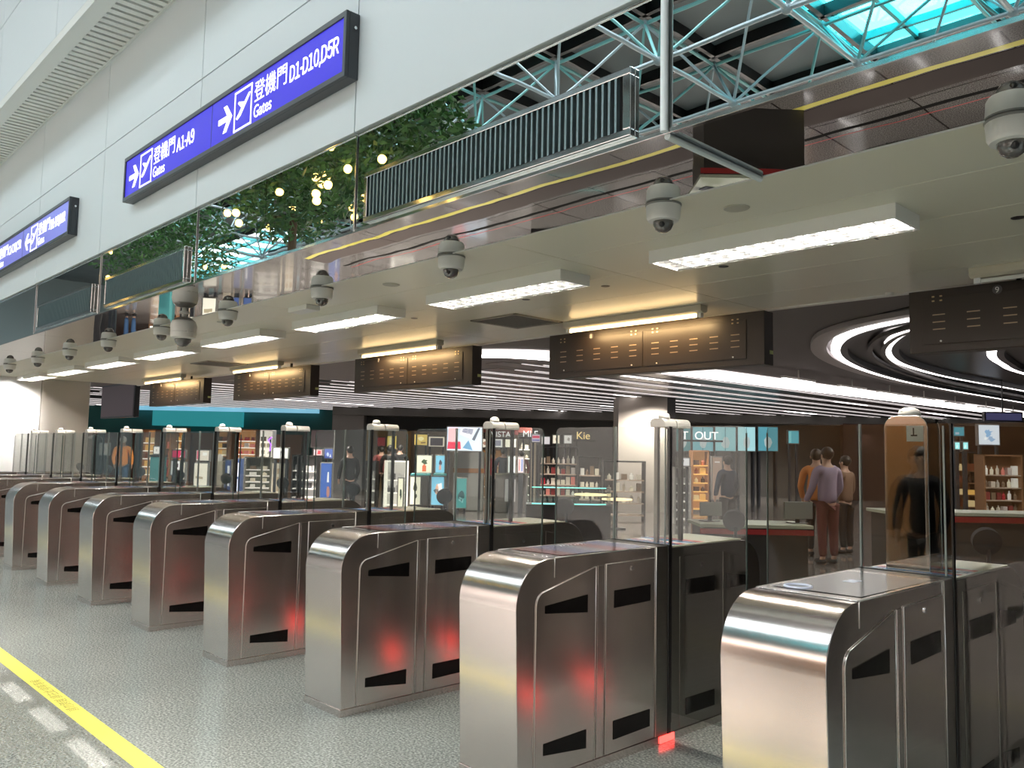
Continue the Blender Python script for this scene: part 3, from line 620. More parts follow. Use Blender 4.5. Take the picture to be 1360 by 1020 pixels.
# concentric oval ring lights
ringA = spline([(-2.6, 9.4), (-4.3, 10.1), (-5.3, 11.3), (-6.1, 13.3), (-6.65, 16.3), (-6.8, 20), (-6.6, 30)])
ringB = spline([(-1.6, 9.9), (-3.0, 10.0), (-3.9, 10.4), (-4.75, 11.7), (-5.3, 13.1), (-5.6, 14.6), (-5.75, 17), (-5.6, 20.7), (-5.4, 30)])
ringC = spline([(-2.2, 10.9), (-3.2, 11.7), (-3.9, 13.2), (-4.3, 15), (-4.5, 18), (-4.4, 30)])
for nm, pts, lb in (('ring_light', ringA, 'outermost curved white ring light on the hall ceiling'), ('ring_light', ringB, 'middle curved white ring light, the brightest of the ring'), ('ring_light', ringC, 'innermost curved white ring light, partly behind the sign box marked 9')):
    o = ribbon(nm, pts, .13, ZH-.09, STRIPL, .03); tag(o, lb, 'ring light', 'concentric ring lights on the hall ceiling')
    e = ribbon('ring_channel', [(x+.10, y+.05) for x, y in pts], .10, ZH-.10, GREYP, .09); e.parent = o
m = ribbon('trim_10', [(x+1.0, y+.45) for x, y in ringA], 2.3, ZH-.012, BLACK); struct(m)
m = ribbon('trim_11', [(x+.42, y+.2) for x, y in ringA], .07, ZH-.10, mat('rail_grey', (.12, .11, .11), .4), .05); struct(m)
m = ribbon('trim_12', [(x+.58, y+.28) for x, y in ringA], .07, ZH-.10, MATS['rail_grey'], .05); struct(m)
m = ribbon('trim_13', [(x-.22, y-.08) for x, y in ringA], .22, ZH-.07, mat('ring_edge', (.42, .39, .40), .5), .06); struct(m)

# far end: bulkhead with scallops of light, teal and blue walls on the left
def slab(name, x0, x1, yt, yb, d, m, th=.3, kind=True, rz=None):
    """an upright slab at distance d with real thickness, standing on the floor when yb is None"""
    p = gnd((x0+x1)/2, d); w = (x1-x0)*d/FPX; z1 = zz((x0+x1)/2, yt, d); z0 = 0 if yb is None else zz((x0+x1)/2, yb, d)
    o = MB().box(-w/2, w/2, 0, th, z0, z1).build(name, m); o.location = p; o.rotation_euler = (0, 0, _y if rz is None else rz)
    if kind: struct(o)
    return o
slab('wall_back', 440, 1700, 530, 563, 33, mat('bulkhead', (.20, .195, .185), .6), 1.2)
slab('wall_back', 440, 1700, 530, None, 34.5, mat('shop_back', (.085, .085, .08), .6))
slab('wall_back', -60, 455, 505, None, 36.0, mat('teal_wall', (.03, .17, .15), .5))
slab('wall_back', 165, 420, 527, 546, 35.6, mat('blue_panel', (.22, .48, .60), .5, emit=.6, ecol=(.25, .6, .8)), .3)  # daylight on this panel put in as glow
slab('wall_back', 200, 320, 546, 566, 35.5, mat('teal_bright', (.05, .36, .38), .5, emit=.3, ecol=(.05, .5, .55)), .2)
slab('wall_back', 440, 482, 548, None, 33.2, mat('grey_pier', (.30, .29, .28), .6), .6)
pil = slab('wall_back', 821, 886, 500, None, 24, mat('beige_pillar', (.42, .385, .35), .5), 1.2)
slab('wall_back', 886, 897, 520, None, 24.2, BLACK, .8)
for i, px in enumerate((706, 742, 940, 985, 1015, 1040, 1065, 1105, 1155, 1200, 1260)):
    l = bpy.data.lights.new('wall_spot', 'SPOT'); l.energy = 26; l.spot_size = math.radians(64); l.spot_blend = .05; l.color = (1, .95, .88); l.shadow_soft_size = .02
    o = bpy.data.objects.new('wall_spot', l); COL.objects.link(o); q = gnd(px, 32.6); o.location = (q.x, q.y, ZH-.06)
    t = empty('downlight', (q.x, q.y, ZH)); MB().lathe([(.03, -.05), (.06, -.05), (.06, 0)], n=14).build('trim_ring', WHITE, t, smooth=30); MB().lathe([(.001, -.048), (.05, -.048), (.001, -.046)], n=12).build('lamp', STRIPL, t)
    tag(t, 'small round downlight washing the wall at the far end of the hall', 'downlight', 'downlights at the far end of the hall')

BRW = mat('shop_brown_wall', (.20, .085, .055), .6); CRM = mat('shop_cream_wall', (.50, .42, .32), .6)
slab('wall_back', 36, 250, 574, None, 33, BRW, .3); slab('wall_back', 250, 400, 576, None, 33.4, mat('shop_rust_wall', (.34, .17, .09), .6), .3); slab('wall_back', 486, 545, 572, None, 33, mat('shop_ochre_wall', (.42, .28, .13), .6), .3)
slab('wall_back', 545, 712, 574, None, 33.2, CRM, .3); slab('wall_back', 1120, 1700, 568, None, 33, mat('shop_maroon', (.05, .02, .017), .6), .3)
# furniture of the shops, set out at its real distance; base() is the spot on the floor, facing the gates
def base(name, x0, x1, d):
    return empty(name, gnd((x0+x1)/2, d), _y), (x1-x0)*d/FPX
def mark(root, label, cat, group=None): return tag(root, label, cat, group)
def lightbox(x0, x1, yt, yb, d, col, art, label, name='lightbox_poster', e=.8, th=.12, body=None, legs=True, cat='poster', group=None):
    """poster box with its own front, case and stand"""
    r, w = base(name, x0, x1, d); c = (x0+x1)/2; z1 = zz(c, yt, d); z0 = 0.12 if yb is None else zz(c, yb, d)
    MB().box(-w/2, w/2, 0, th, z0, z1).build('case', body or mat('box_grey', (.2, .2, .19), .5), r, bevel=.01)
    f = MB().box(-w/2+.03, w/2-.03, -.012, 0, z0+.03, z1-.03).build('front', em('f%.2f%.2f%.2f' % col, col, e), r)
    h = z1-z0
    for (cc, pts) in art:
        MB().prism([((a-.5)*(w-.08), z0+.04+b*(h-.08)) for a, b in pts], -.016, -.012, 'y').build('artwork', em('a%.2f%.2f%.2f' % cc, cc, e), f)
    if legs and z0 > .05: MB().box(-w/2+.04, -w/2+.10, .02, th-.02, 0, z0).box(w/2-.10, w/2-.04, .02, th-.02, 0, z0).build('stand', GREYP, r)
    return mark(r, label, cat, group)
def blob(cx, cy, rx, ry, n=9, jit=.25, seed=0):
    rr = random.Random(seed); return [(cx+rx*math.cos(2*PI*i/n)*(1-jit*rr.random()), cy+ry*math.sin(2*PI*i/n)*(1-jit*rr.random())) for i in range(n)]
blk = mat('cloth_black', (.012, .012, .014), .8)
BT = lambda cx, w, z0, z1: [(cx-w, z0), (cx+w, z0), (cx+w, z1-.1), (cx+w*.4, z1-.06), (cx+w*.4, z1), (cx-w*.4, z1), (cx-w*.4, z1-.06), (cx-w, z1-.1)]
rs = random.Random(11)
GOODS = {}
def shelf(x0, x1, yt, d, frame, board, n, goods, label, glabel, back=None, e=0, dep=.42, per=None, y_b=None, gsz=(.10, .20)):
    r, w = base('display_shelf', x0, x1, d); c = (x0+x1)/2; H1 = zz(c, yt, d)
    MB().box(-w/2, -w/2+.04, 0, dep, 0, H1).box(w/2-.04, w/2, 0, dep, 0, H1).box(-w/2, w/2, 0, dep, H1-.04, H1).build('frame', frame, r, bevel=.004)
    if back: MB().box(-w/2+.04, w/2-.04, dep-.02, dep, .08, H1-.04).build('back_panel', back, r)
    zs = [.12+(H1-.30)*k/n for k in range(n)]
    for z in zs: MB().box(-w/2+.04, w/2-.04, .01, dep-.02, z-.03, z).build('shelf_board', board, r)
    mark(r, label, 'shelf', 'display shelves in the duty free shop')
    step = (H1-.30)/n; per = per or max(2, int(w/.26)); R3 = Matrix.Rotation(_y, 3, 'Z')
    for zi, z in enumerate(zs):
        if H1 > 1.2 and z < .35: continue
        for k in range(per):
            h = min(step-.08, rs.uniform(*gsz)*1.2); bw = min((w-.1)/per*.74, rs.uniform(.10, .24)); ci = rs.randrange(len(goods)); key = (id(goods), ci, round(h, 1), round(bw, 1))
            xx = -w/2+.06+(w-.12)*(k+.5)/per
            p = r.location+R3@V((xx, .14, z+.001))
            nm = 'merchandise_box' if rs.random() < .6 else 'bottle'
            if nm == 'bottle': o = MB().lathe([(bw*.36, 0), (bw*.40, h*.6), (bw*.15, h*.78), (bw*.15, h), (.001, h)], n=8).build(nm, goods[ci], smooth=30)
            else: o = MB().box(-bw/2, bw/2, -.06, .06, 0, h).build(nm, goods[ci])
            o.location = p; o.rotation_euler = (0, 0, _y); tag(o, glabel+(' bottle' if nm == 'bottle' else ' box'), 'product', glabel+'s')
    return r
cream = [em('g1', (.80, .72, .55), .35), mat('g2', (.75, .70, .60), .5), mat('g3', (.25, .18, .12), .5), em('g4', (.85, .82, .74), .35)]  # some goods are given a glow to brighten the shop shelves
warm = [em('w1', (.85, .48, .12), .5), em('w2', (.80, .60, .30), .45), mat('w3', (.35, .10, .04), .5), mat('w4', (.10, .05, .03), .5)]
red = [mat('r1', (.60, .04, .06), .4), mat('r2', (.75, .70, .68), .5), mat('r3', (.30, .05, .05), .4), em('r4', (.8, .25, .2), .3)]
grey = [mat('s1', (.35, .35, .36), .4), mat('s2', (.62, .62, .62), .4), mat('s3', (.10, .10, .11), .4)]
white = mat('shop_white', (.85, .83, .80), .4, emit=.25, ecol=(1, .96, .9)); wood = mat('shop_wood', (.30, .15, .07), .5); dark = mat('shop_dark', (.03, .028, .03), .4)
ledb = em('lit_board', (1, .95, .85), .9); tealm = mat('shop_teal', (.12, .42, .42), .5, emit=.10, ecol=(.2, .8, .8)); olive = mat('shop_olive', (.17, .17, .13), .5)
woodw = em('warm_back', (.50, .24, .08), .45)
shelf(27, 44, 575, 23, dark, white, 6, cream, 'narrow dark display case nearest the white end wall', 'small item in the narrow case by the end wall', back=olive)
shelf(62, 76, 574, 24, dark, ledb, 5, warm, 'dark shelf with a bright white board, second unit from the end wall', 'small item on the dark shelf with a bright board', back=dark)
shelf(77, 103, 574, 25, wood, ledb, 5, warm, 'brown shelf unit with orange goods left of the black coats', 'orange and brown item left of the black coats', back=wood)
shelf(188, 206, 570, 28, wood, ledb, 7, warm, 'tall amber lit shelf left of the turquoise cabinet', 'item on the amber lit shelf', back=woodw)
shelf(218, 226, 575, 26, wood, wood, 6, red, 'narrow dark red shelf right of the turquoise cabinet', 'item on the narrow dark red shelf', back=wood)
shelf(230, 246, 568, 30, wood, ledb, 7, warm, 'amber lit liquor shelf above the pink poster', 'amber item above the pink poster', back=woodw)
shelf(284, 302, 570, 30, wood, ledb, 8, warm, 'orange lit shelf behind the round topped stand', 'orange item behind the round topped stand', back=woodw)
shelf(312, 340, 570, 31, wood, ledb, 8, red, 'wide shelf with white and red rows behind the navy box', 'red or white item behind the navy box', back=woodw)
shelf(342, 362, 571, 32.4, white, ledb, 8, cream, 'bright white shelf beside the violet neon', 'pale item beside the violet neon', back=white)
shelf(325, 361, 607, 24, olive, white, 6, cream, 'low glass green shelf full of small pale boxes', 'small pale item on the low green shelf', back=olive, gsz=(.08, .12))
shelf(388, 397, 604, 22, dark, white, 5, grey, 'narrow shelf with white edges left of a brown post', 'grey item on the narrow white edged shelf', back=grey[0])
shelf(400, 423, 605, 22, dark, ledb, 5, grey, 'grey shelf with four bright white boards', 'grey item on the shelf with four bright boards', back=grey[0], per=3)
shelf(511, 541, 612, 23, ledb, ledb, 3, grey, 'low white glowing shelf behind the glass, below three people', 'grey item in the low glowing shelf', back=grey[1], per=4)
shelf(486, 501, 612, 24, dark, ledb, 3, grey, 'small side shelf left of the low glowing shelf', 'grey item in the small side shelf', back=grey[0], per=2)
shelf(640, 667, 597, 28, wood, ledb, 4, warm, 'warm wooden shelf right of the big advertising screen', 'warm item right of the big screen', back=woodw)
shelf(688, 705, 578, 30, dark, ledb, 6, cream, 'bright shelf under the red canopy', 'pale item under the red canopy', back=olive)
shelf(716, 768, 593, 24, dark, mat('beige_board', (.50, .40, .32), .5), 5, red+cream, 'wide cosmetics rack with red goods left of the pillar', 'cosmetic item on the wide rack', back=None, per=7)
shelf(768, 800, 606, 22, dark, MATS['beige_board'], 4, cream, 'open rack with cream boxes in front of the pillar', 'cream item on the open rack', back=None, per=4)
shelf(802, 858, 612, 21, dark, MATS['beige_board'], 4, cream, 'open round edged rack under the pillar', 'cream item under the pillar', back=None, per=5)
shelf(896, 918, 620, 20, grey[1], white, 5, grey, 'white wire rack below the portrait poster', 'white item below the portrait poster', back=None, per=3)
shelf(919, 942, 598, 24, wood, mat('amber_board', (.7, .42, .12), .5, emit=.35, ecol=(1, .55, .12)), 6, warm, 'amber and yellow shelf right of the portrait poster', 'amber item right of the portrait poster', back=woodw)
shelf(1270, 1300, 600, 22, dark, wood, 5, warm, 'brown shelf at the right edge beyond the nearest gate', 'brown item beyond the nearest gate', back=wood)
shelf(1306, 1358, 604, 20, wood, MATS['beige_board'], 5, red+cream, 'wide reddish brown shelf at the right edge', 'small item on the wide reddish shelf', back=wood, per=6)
cr = (.82, .80, .62); bl = (.20, .55, .75); ink = (.05, .05, .05)
GP = 'lit poster boxes in the middle of the hall'
lightbox(553, 575, 604, 629, 25, cr, [((.75, .15, .06), BT(.5, .14, .05, .5)), ((.06, .10, .05), blob(.5, .65, .28, .2, 11, .5, 2))], 'upper cream lit poster with a red pot and dark plant', group=GP)
lightbox(545, 561, 632, None, 23, cr, [((.07, .08, .05), blob(.45, .62, .3, .25, 13, .6, 3)), ((.07, .08, .05), blob(.55, .3, .2, .12, 11, .6, 4))], 'lower cream lit poster with scattered dark leaves', group=GP)
lightbox(578, 592, 604, 629, 25, bl, [((.06, .06, .10), blob(.55, .6, .3, .25, 11, .5, 5)), ((.65, .35, .3), BT(.5, .15, .15, .5))], 'upper blue lit poster with a dark plant', group=GP)
lightbox(573, 592, 632, None, 23, bl, [((.80, .45, .30), BT(.45, .13, .38, .75)), ((.06, .10, .12), blob(.4, .5, .3, .12, 11, .5, 6)), ((.85, .88, .9), [(.55, .5), (.9, .55), (.85, .8), (.5, .75)])], 'lower blue lit poster with a bottle and a white card', group=GP)
lightbox(529, 538, 634, None, 22, cr, [((.05, .08, .06), blob(.6, .45, .35, .25, 13, .6, 7))], 'narrow cream lit poster half hidden by a glass edge', group=GP)
lightbox(606, 622, 634, None, 22, (.06, .30, .30), [((.01, .07, .08), blob(.5, .4, .4, .22, 13, .5, 8)), ((.25, .5, .5), [(.2, .25), (.7, .15), (.75, .3), (.3, .38)])], 'dark turquoise poster box with a pale top', group=GP, e=.5)
for (a, b, y, d, l) in ((546, 571, 629, 24.2, 'teal topped grey plinth under the cream posters'), (576, 594, 629, 24.2, 'teal topped grey plinth under the blue posters')):
    r, w = base('plinth_table', a, b, d); z = zz((a+b)/2, y, d); MB().box(-w/2, w/2, 0, .5, z-.06, z).build('table_top', tealm, r, bevel=.01); MB().box(-w/2+.04, w/2-.04, .04, .46, 0, z-.06).build('base_block', MATS['box_grey'], r); mark(r, l, 'table')
lightbox(592, 641, 566, 600, 22, (.62, .74, .88), [((.92, .55, .58), [(.02, .35), (.30, .35), (.30, 1), (.02, 1)]), ((.70, .03, .08), [(.0, .05), (.40, .05), (.38, .38), (.02, .38)]), ((.85, .85, .92), [(.35, .7), (.7, .5), (.85, 1), (.38, 1)]), ((.08, .09, .18), [(.42, .8), (.72, .7), (.76, .95), (.46, .97)]), ((.12, .30, .50), [(.45, .1), (.75, .0), (.62, .45)]), ((.10, .12, .16), [(.72, .48), (.9, 1), (.96, 1), (.80, .42)])],
         'large advertising screen with a pink jar, red label and white card', name='advertising_screen', e=1.0, cat='screen')
r, w = base('kiosk', 603, 643, 23); MB().box(-w/2, w/2, 0, .8, 0, zz(623, 600, 23)).build('body', mat('kiosk_grey', (.26, .27, .26), .35), r, bevel=.03); MB().box(-w/2-.01, w/2+.01, -.01, 0, zz(623, 628, 23), zz(623, 622, 23)).build('band', wood, r); mark(r, 'grey kiosk with a brown band below the advertising screen', 'kiosk')
lightbox(362, 384, 594, 610, 22, (.95, .95, .94), [((.10, .08, .08), blob(.66, .62, .16, .30, 12, .1, 1)), ((.80, .66, .60), blob(.66, .58, .10, .22, 12, .05, 2)), ((.80, .66, .60), [(.58, .1), (.76, .1), (.72, .4), (.62, .4)])], 'white lit poster with a dark haired portrait', e=1.1)
lightbox(361, 383, 614, None, 22.4, (.85, .76, .58), [((.55, .42, .28), [(.05+.3*(k % 3), .08+.22*(k//3)), (.27+.3*(k % 3), .08+.22*(k//3)), (.27+.3*(k % 3), .22+.22*(k//3)), (.05+.3*(k % 3), .22+.22*(k//3))]) for k in range(12)], 'cream block stand with a woven pattern under the portrait poster', e=.55)
lightbox(412, 443, 571, 595, 24, (.075, .055, .055), [], 'large dark brown blank panel', e=.6, name='blank_board', cat='panel')
lightbox(416, 429, 596, 606, 22.8, (.85, .55, .55), [((.75, .05, .08), [(.4, .1), (.9, .1), (.9, .9), (.5, .9)]), ((.9, .88, .88), [(.05, .05), (.3, .05), (.3, .95), (.05, .95)])], 'small red and white lit poster', e=.9)
lightbox(430, 443, 595, 610, 23.2, (.12, .18, .55), [((.6, .7, .9), blob(.4, .4, .2, .3, 8, .4, 3)), ((.9, .88, .9), [(.65, .1), (.9, .1), (.8, .5)])], 'small blue poster right of the red and white one', e=.8)
lightbox(426, 443, 614, None, 22, (.05, .13, .45), [((.75, .80, .85), [(.6, .55), (.8, .55), (.78, .8), (.64, .8)]), ((.45, .22, .18), blob(.75, .32, .2, .16, 9, .2, 5))], 'tall deep blue poster box with a brown pot', e=.7)
lightbox(299, 309, 610, None, 22, (.06, .10, .25), [((.8, .82, .85), [(.4, .7), (.9, .7), (.9, .88), (.4, .88)]), ((.8, .82, .85), [(.4, .4), (.9, .4), (.9, .55), (.4, .55)])], 'navy display box with two white items', e=.6)
lightbox(313, 326, 608, None, 22, (.06, .10, .24), [((.8, .84, .9), [(.05, .6), (.35, .6), (.35, .92), (.05, .92)]), ((.8, .84, .9), [(.05, .2), (.35, .2), (.28, .55), (.05, .55)])], 'second navy display box, left of the green shelf', e=.6)
lightbox(258, 278, 614, None, 22, (.88, .84, .70), [((.45, .38, .25), [(.1, .62), (.7, .60), (.7, .66), (.1, .68)]), ((.45, .38, .25), [(.1, .30), (.8, .28), (.8, .35), (.1, .37)])], 'tall cream stand of printed bags', e=.65)
lightbox(260, 279, 597, 613, 22.3, (.85, .78, .66), [((.80, .12, .22), [(.0, .1), (.15, .1), (.22, 1), (.0, 1)]), ((.95, .95, .9), [(.5, .5), (.9, .5), (.9, .85), (.5, .85)])], 'cream and pink poster above the stand of printed bags', e=.7)
lightbox(228, 247, 597, 609, 22, (.72, .04, .14), [((.92, .88, .86), [(.62, .0), (.98, .0), (.85, .45), (.80, .95), (.70, .95), (.72, .4)])], 'crimson poster with a white bottle shape', e=.8)
lightbox(227, 241, 611, 632, 22.3, (.85, .84, .84), [((.12, .08, .10), [(.35, .55), (.9, .55), (.9, .85), (.35, .85)]), ((.12, .05, .05), [(.35, .05), (.9, .05), (.9, .4), (.35, .4)])], 'white open stand under the crimson poster', e=.8)
lightbox(242, 248, 613, 638, 21.5, (.85, .80, .66), [((.4, .32, .2), [(.1, .3), (.9, .3), (.9, .35), (.1, .35)])], 'narrow cream stand right of the white open stand', e=.6)
r, w = base('cabinet', 200, 215, 22); MB().box(-w/2, w/2, 0, .35, 0, zz(207, 607, 22)).build('body', tealm, r, bevel=.01); MB().box(-w/2-.02, w/2+.02, -.02, .37, zz(207, 607, 22), zz(207, 604, 22)).build('top', dark, r); mark(r, 'turquoise cabinet with a black top', 'cabinet')
lightbox(203, 213, 592, 604, 22.6, (.88, .84, .78), [((.5, .45, .4), blob(.5, .5, .2, .3, 9, .5, 1))], 'small white framed picture above the turquoise cabinet', e=.9, legs=True)
lightbox(131, 144, 588, 605, 21, (.28, .26, .22), [((.16, .14, .12), blob(.5, .5, .25, .35, 10, .4, 9))], 'grey brown easel poster beside a black coat', e=.6)
r, w = base('round_stand', 286, 296, 22); MB().box(-w/2, w/2, 0, .2, 0, zz(291, 612, 22)).build('body', mat('stand_beige', (.5, .46, .38), .5), r); MB().tube((0, -.01, zz(291, 608, 22)), (0, .05, zz(291, 608, 22)), .10, 16).build('dial', WHITE, r); MB().box(-.02, .02, .05, .1, zz(291, 612, 22), zz(291, 608, 22)).build('neck', GREYP, r); mark(r, 'beige stand with a round white top', 'stand')
r, w = base('violet_sign', 355, 362, 27); z0 = zz(358, 599, 27); m = MB(); m.path([(0, -.02, z0), (.03, -.02, z0+.2), (-.06, -.02, z0+.35), (.05, -.02, z0+.45)], .025).build('neon_tube', em('violet', (.45, .15, 1), 2.2), r); MB().box(-.02, .02, 0, .04, 0, z0+.45).build('pole', GREYP, r); mark(r, 'small violet neon sign between the shelves', 'neon sign')
# dressed stands, black coats near the end wall
for (a, b, yt, d, l) in ((106, 118, 578, 20, 'black coat on a stand, left of the easel poster'), (119, 131, 576, 21.4, 'second black coat on a stand, touching the easel poster')):
    r, w = base('coat_stand', a, b, d); z = zz(a, yt, d); MB().tube((0, 0, 0), (0, 0, z), .02, 8).lathe([(.2, 0), (.2, .02), (.02, .04)]).build('pole', CHROME, r)
    MB().lathe([(.05, z-.02), (.16, z-.08), (.21, z-.20), (.18, z-.55), (.22, z-.95), (.26, z-1.25), (.01, z-1.25)], n=14).build('coat', dark, r, smooth=30); mark(r, l, 'coat stand')
for (a, b, y0, y1, d, l) in ((88, 98, 594, 602, 21, 'yellow bucket bag on a tall stand'), (99, 111, 619, 626, 19, 'yellow basket on a lower stand')):
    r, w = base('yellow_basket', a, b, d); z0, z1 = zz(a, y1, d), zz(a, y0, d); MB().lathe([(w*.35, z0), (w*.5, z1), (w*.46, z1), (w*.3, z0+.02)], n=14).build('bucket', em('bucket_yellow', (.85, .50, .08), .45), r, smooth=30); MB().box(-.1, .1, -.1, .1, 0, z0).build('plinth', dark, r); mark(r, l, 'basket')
lightbox(40, 50, 584, 612, 20, (.35, .12, .03), [((.85, .45, .10), blob(.5, .55, .35, .4, 9, .3, 4)), ((.9, .6, .15), blob(.6, .75, .25, .12, 8, .3, 5))], 'poster of an orange jacket by the end wall', e=.8)
lightbox(52, 60, 588, 604, 20, (.50, .40, .28), [((.35, .26, .18), blob(.5, .5, .25, .3, 8, .3, 6))], 'pale brown poster right of the orange jacket', e=.55)
# shop fronts further back
r, w = base('shop_canopy', 640, 706, 30); z0, z1 = zz(670, 578, 30), zz(670, 567, 30); MB().box(-w/2, w/2, 0, 1.5, z0+.1, z1).build('canopy', mat('canopy_red', (.45, .12, .10), .5), r, bevel=.03); MB().box(-.5, .4, -.05, 0, z0+.02, z0+.2).build('sign_board', mat('canopy_dark', (.2, .04, .04), .5), r)
MB().box(-w/2, -w/2+.08, .7, .8, 0, z0+.1).box(w/2-.08, w/2, .7, .8, 0, z0+.1).build('post', dark, r); mark(r, 'red canopy over a shop front in the middle distance', 'canopy')
lightbox(638, 651, 582, 595, 29, (.92, .84, .74), [((.45, .25, .18), blob(.4, .5, .3, .3, 8, .4, 1))], 'lit shop window with brown goods under the canopy', e=.9, name='shop_window', cat='window display')
lightbox(654, 668, 582, 595, 29, (.90, .88, .84), [((.28, .28, .36), [(.12, .12), (.88, .12), (.88, .88), (.12, .88)])], 'white framed shop window with a grey centre', e=1.0, name='shop_window', cat='window display')
lightbox(670, 686, 582, 595, 29.4, (.90, .86, .72), [], 'plain cream lit shop window', e=.9, name='shop_window', cat='window display')
lightbox(500, 512, 580, 593, 30, (.30, .05, .06), [], 'dark red wall panel behind the people', e=.6, name='wall_panel', cat='panel')
lightbox(513, 527, 578, 597, 30, (.80, .62, .12), [((.95, .85, .45), [(.2, .1), (.5, .1), (.5, .9), (.2, .9)])], 'yellow lit panel behind three people', e=.8, name='wall_panel', cat='panel')
lightbox(549, 568, 576, 592, 30, (.72, .52, .14), [((.9, .8, .4), blob(.5, .6, .3, .25, 9, .3, 3)), ((.25, .15, .05), [(.5, .1), (.9, .15), (.9, .3), (.5, .25)])], 'yellow poster with a pale figure, left of the screen', e=.8, name='wall_panel', cat='panel')
lightbox(568, 591, 579, 594, 30, (.80, .70, .55), [((.06, .05, .06), [(.08, .05), (.92, .05), (.92, .9), (.08, .9)])], 'dark shop window with a cream frame beside the screen', e=.7, name='shop_window', cat='window display')
for (x, y, d, s, sz, l) in ((652, 580, 28.5, 'VISTA', .26, 'white letters above the white framed shop window'), (694, 580, 28.5, 'MLE', .30, 'white letters over the bright shelf'), (765, 583, 25.6, 'Kie', .32, 'gold letters on the dark wall left of the pillar'), (905, 583, 27, 'T  OUT', .36, 'white letters across the blue glass shop front')):
    p = P3(x, y, d); r = empty('shop_letters', (p.x, p.y, 0), _y); g_ = em('gold', (.9, .7, .3), .9) if s == 'Kie' else SIGNW
    text(s, 'lettering', g_, sz, (0, -.02, p.z), F, r, ext=.02); MB().box(-.1, len(s)*sz*.62, .0, .04, p.z-.08, p.z-.02).box(0, .05, 0, .04, 0, p.z-.05).build('rail', dark, r); mark(r, l, 'letters', None)
lightbox(733, 744, 577, 590, 27, (.85, .78, .62), [((.3, .24, .18), blob(.5, .5, .2, .3, 10, .2, 1))], 'cream round logo panel left of the gold letters', e=.8, name='wall_panel', cat='panel')
lightbox(748, 760, 577, 590, 27, (.78, .76, .72), [((.35, .33, .3), blob(.6, .5, .25, .3, 10, .3, 2))], 'pale panel next to the gold letters', e=.7, name='wall_panel', cat='panel')
lightbox(718, 731, 579, 591, 27, (.70, .66, .66), [], 'plain pale panel above the red goods', e=.7, name='wall_panel', cat='panel')
lightbox(705, 718, 576, 588, 26, (.65, .60, .70), [((.7, .05, .12), [(.0, .5), (1, .5), (1, .9), (0, .9)]), ((.15, .15, .45), [(0, .1), (1, .1), (1, .3), (0, .3)])], 'red, white and blue panel at the left of the cosmetics rack', e=.7, name='wall_panel', cat='panel')
lightbox(674, 686, 605, 629, 22, (.75, .82, .84), [((.10, .35, .35), blob(.5, .4, .2, .3, 10, .4, 6))], 'pale blue upright poster on the grey counter', e=.8)
lightbox(687, 697, 606, 629, 22.2, (.80, .62, .66), [((.20, .30, .60), [(.6, .05), (.95, .05), (.95, .9), (.6, .9)]), ((.65, .15, .15), [(.1, .1), (.3, .1), (.3, .9), (.1, .9)])], 'striped red and blue upright poster on the grey counter', e=.7)
r, w = base('counter', 659, 702, 22.6); z = zz(680, 629, 22.6); MB().box(-w/2, w/2, 0, .6, 0, z-.04).build('body', mat('counter_grey', (.16, .15, .15), .5), r, bevel=.01); MB().box(-w/2-.03, w/2+.03, -.04, .62, z-.04, z).build('top', olive, r)
MB().box(-.18, .10, -.012, 0, z-.75, z-.15).build('screen', em('cnt', (.55, .53, .52), .6), r); mark(r, 'dark grey counter carrying the two upright posters', 'counter')
# blue glass shop front, right of the pillar
for (a, b, c, e, l) in ((897, 918, (.16, .42, .44), .35, 'first teal lit glass bay right of the pillar'), (919, 948, (.22, .55, .62), .5, 'second teal lit glass bay, behind the white letters'), (949, 978, (.30, .62, .66), .55, 'third teal lit glass bay with pale panels'), (979, 1004, (.40, .72, .76), .65, 'brightest pale blue glass bay'), (1006, 1034, (.10, .36, .44), .6, 'deep blue glass bay beyond the glass edge')):
    lightbox(a, b, 566, 600, 28, c, [((.7, .85, .86), blob(.5, .35, .25, .3, 7, .3, int(a))), ((.05, .2, .24), [(.47, 0), (.5, 0), (.5, 1), (.47, 1)])], l, e=e, name='glass_bay', cat='shop front', th=.3)
lightbox(1046, 1062, 571, 590, 24, (.10, .42, .50), [((.2, .6, .65), [(.0, .0), (.25, .0), (.25, 1), (.0, 1)])], 'small teal hanging flag sign', e=.6, name='flag_sign', cat='sign')
lightbox(899, 917, 607, 620, 19.8, (.62, .62, .64), [((.06, .06, .06), blob(.4, .62, .16, .28, 10, .2, 2)), ((.55, .5, .5), blob(.42, .5, .11, .24, 10, .1, 3))], 'black and white portrait poster on the wire rack', e=.8)
lightbox(945, 960, 606, 664, 23, (.42, .30, .24), [((.8, .75, .7), [(.2, .88), (.8, .88), (.8, .91), (.2, .91)])], 'beige brown column panel left of a dark dressed person', e=.5, name='wall_panel', cat='panel')
lightbox(1299, 1329, 563, 592, 21, (.70, .76, .84), [((.25, .45, .70), blob(.45, .6, .3, .25, 14, .7, 2)), ((.30, .45, .65), blob(.6, .3, .25, .2, 14, .8, 5)), ((.85, .88, .9), blob(.3, .3, .1, .1, 8, .5, 9))], 'white picture with blue speckles at the right', e=.75)
lightbox(1266, 1282, 566, 580, 23, (.08, .34, .42), [((.4, .5, .6), [(.1, .1), (.5, .1), (.5, .4), (.1, .4)])], 'deep blue panel right of the steel tower', e=.6, name='wall_panel', cat='panel')
for k, (a, l) in enumerate(((1267, 'left small turquoise monitor right of the steel tower'), (1278, 'right small turquoise monitor right of the steel tower'))):
    lightbox(a, a+9, 586, 598, 20, (.35, .85, .88), [((.8, .95, .95), [(.1, .1), (.6, .2), (.4, .8)])], l, e=.9, name='monitor', cat='monitor')
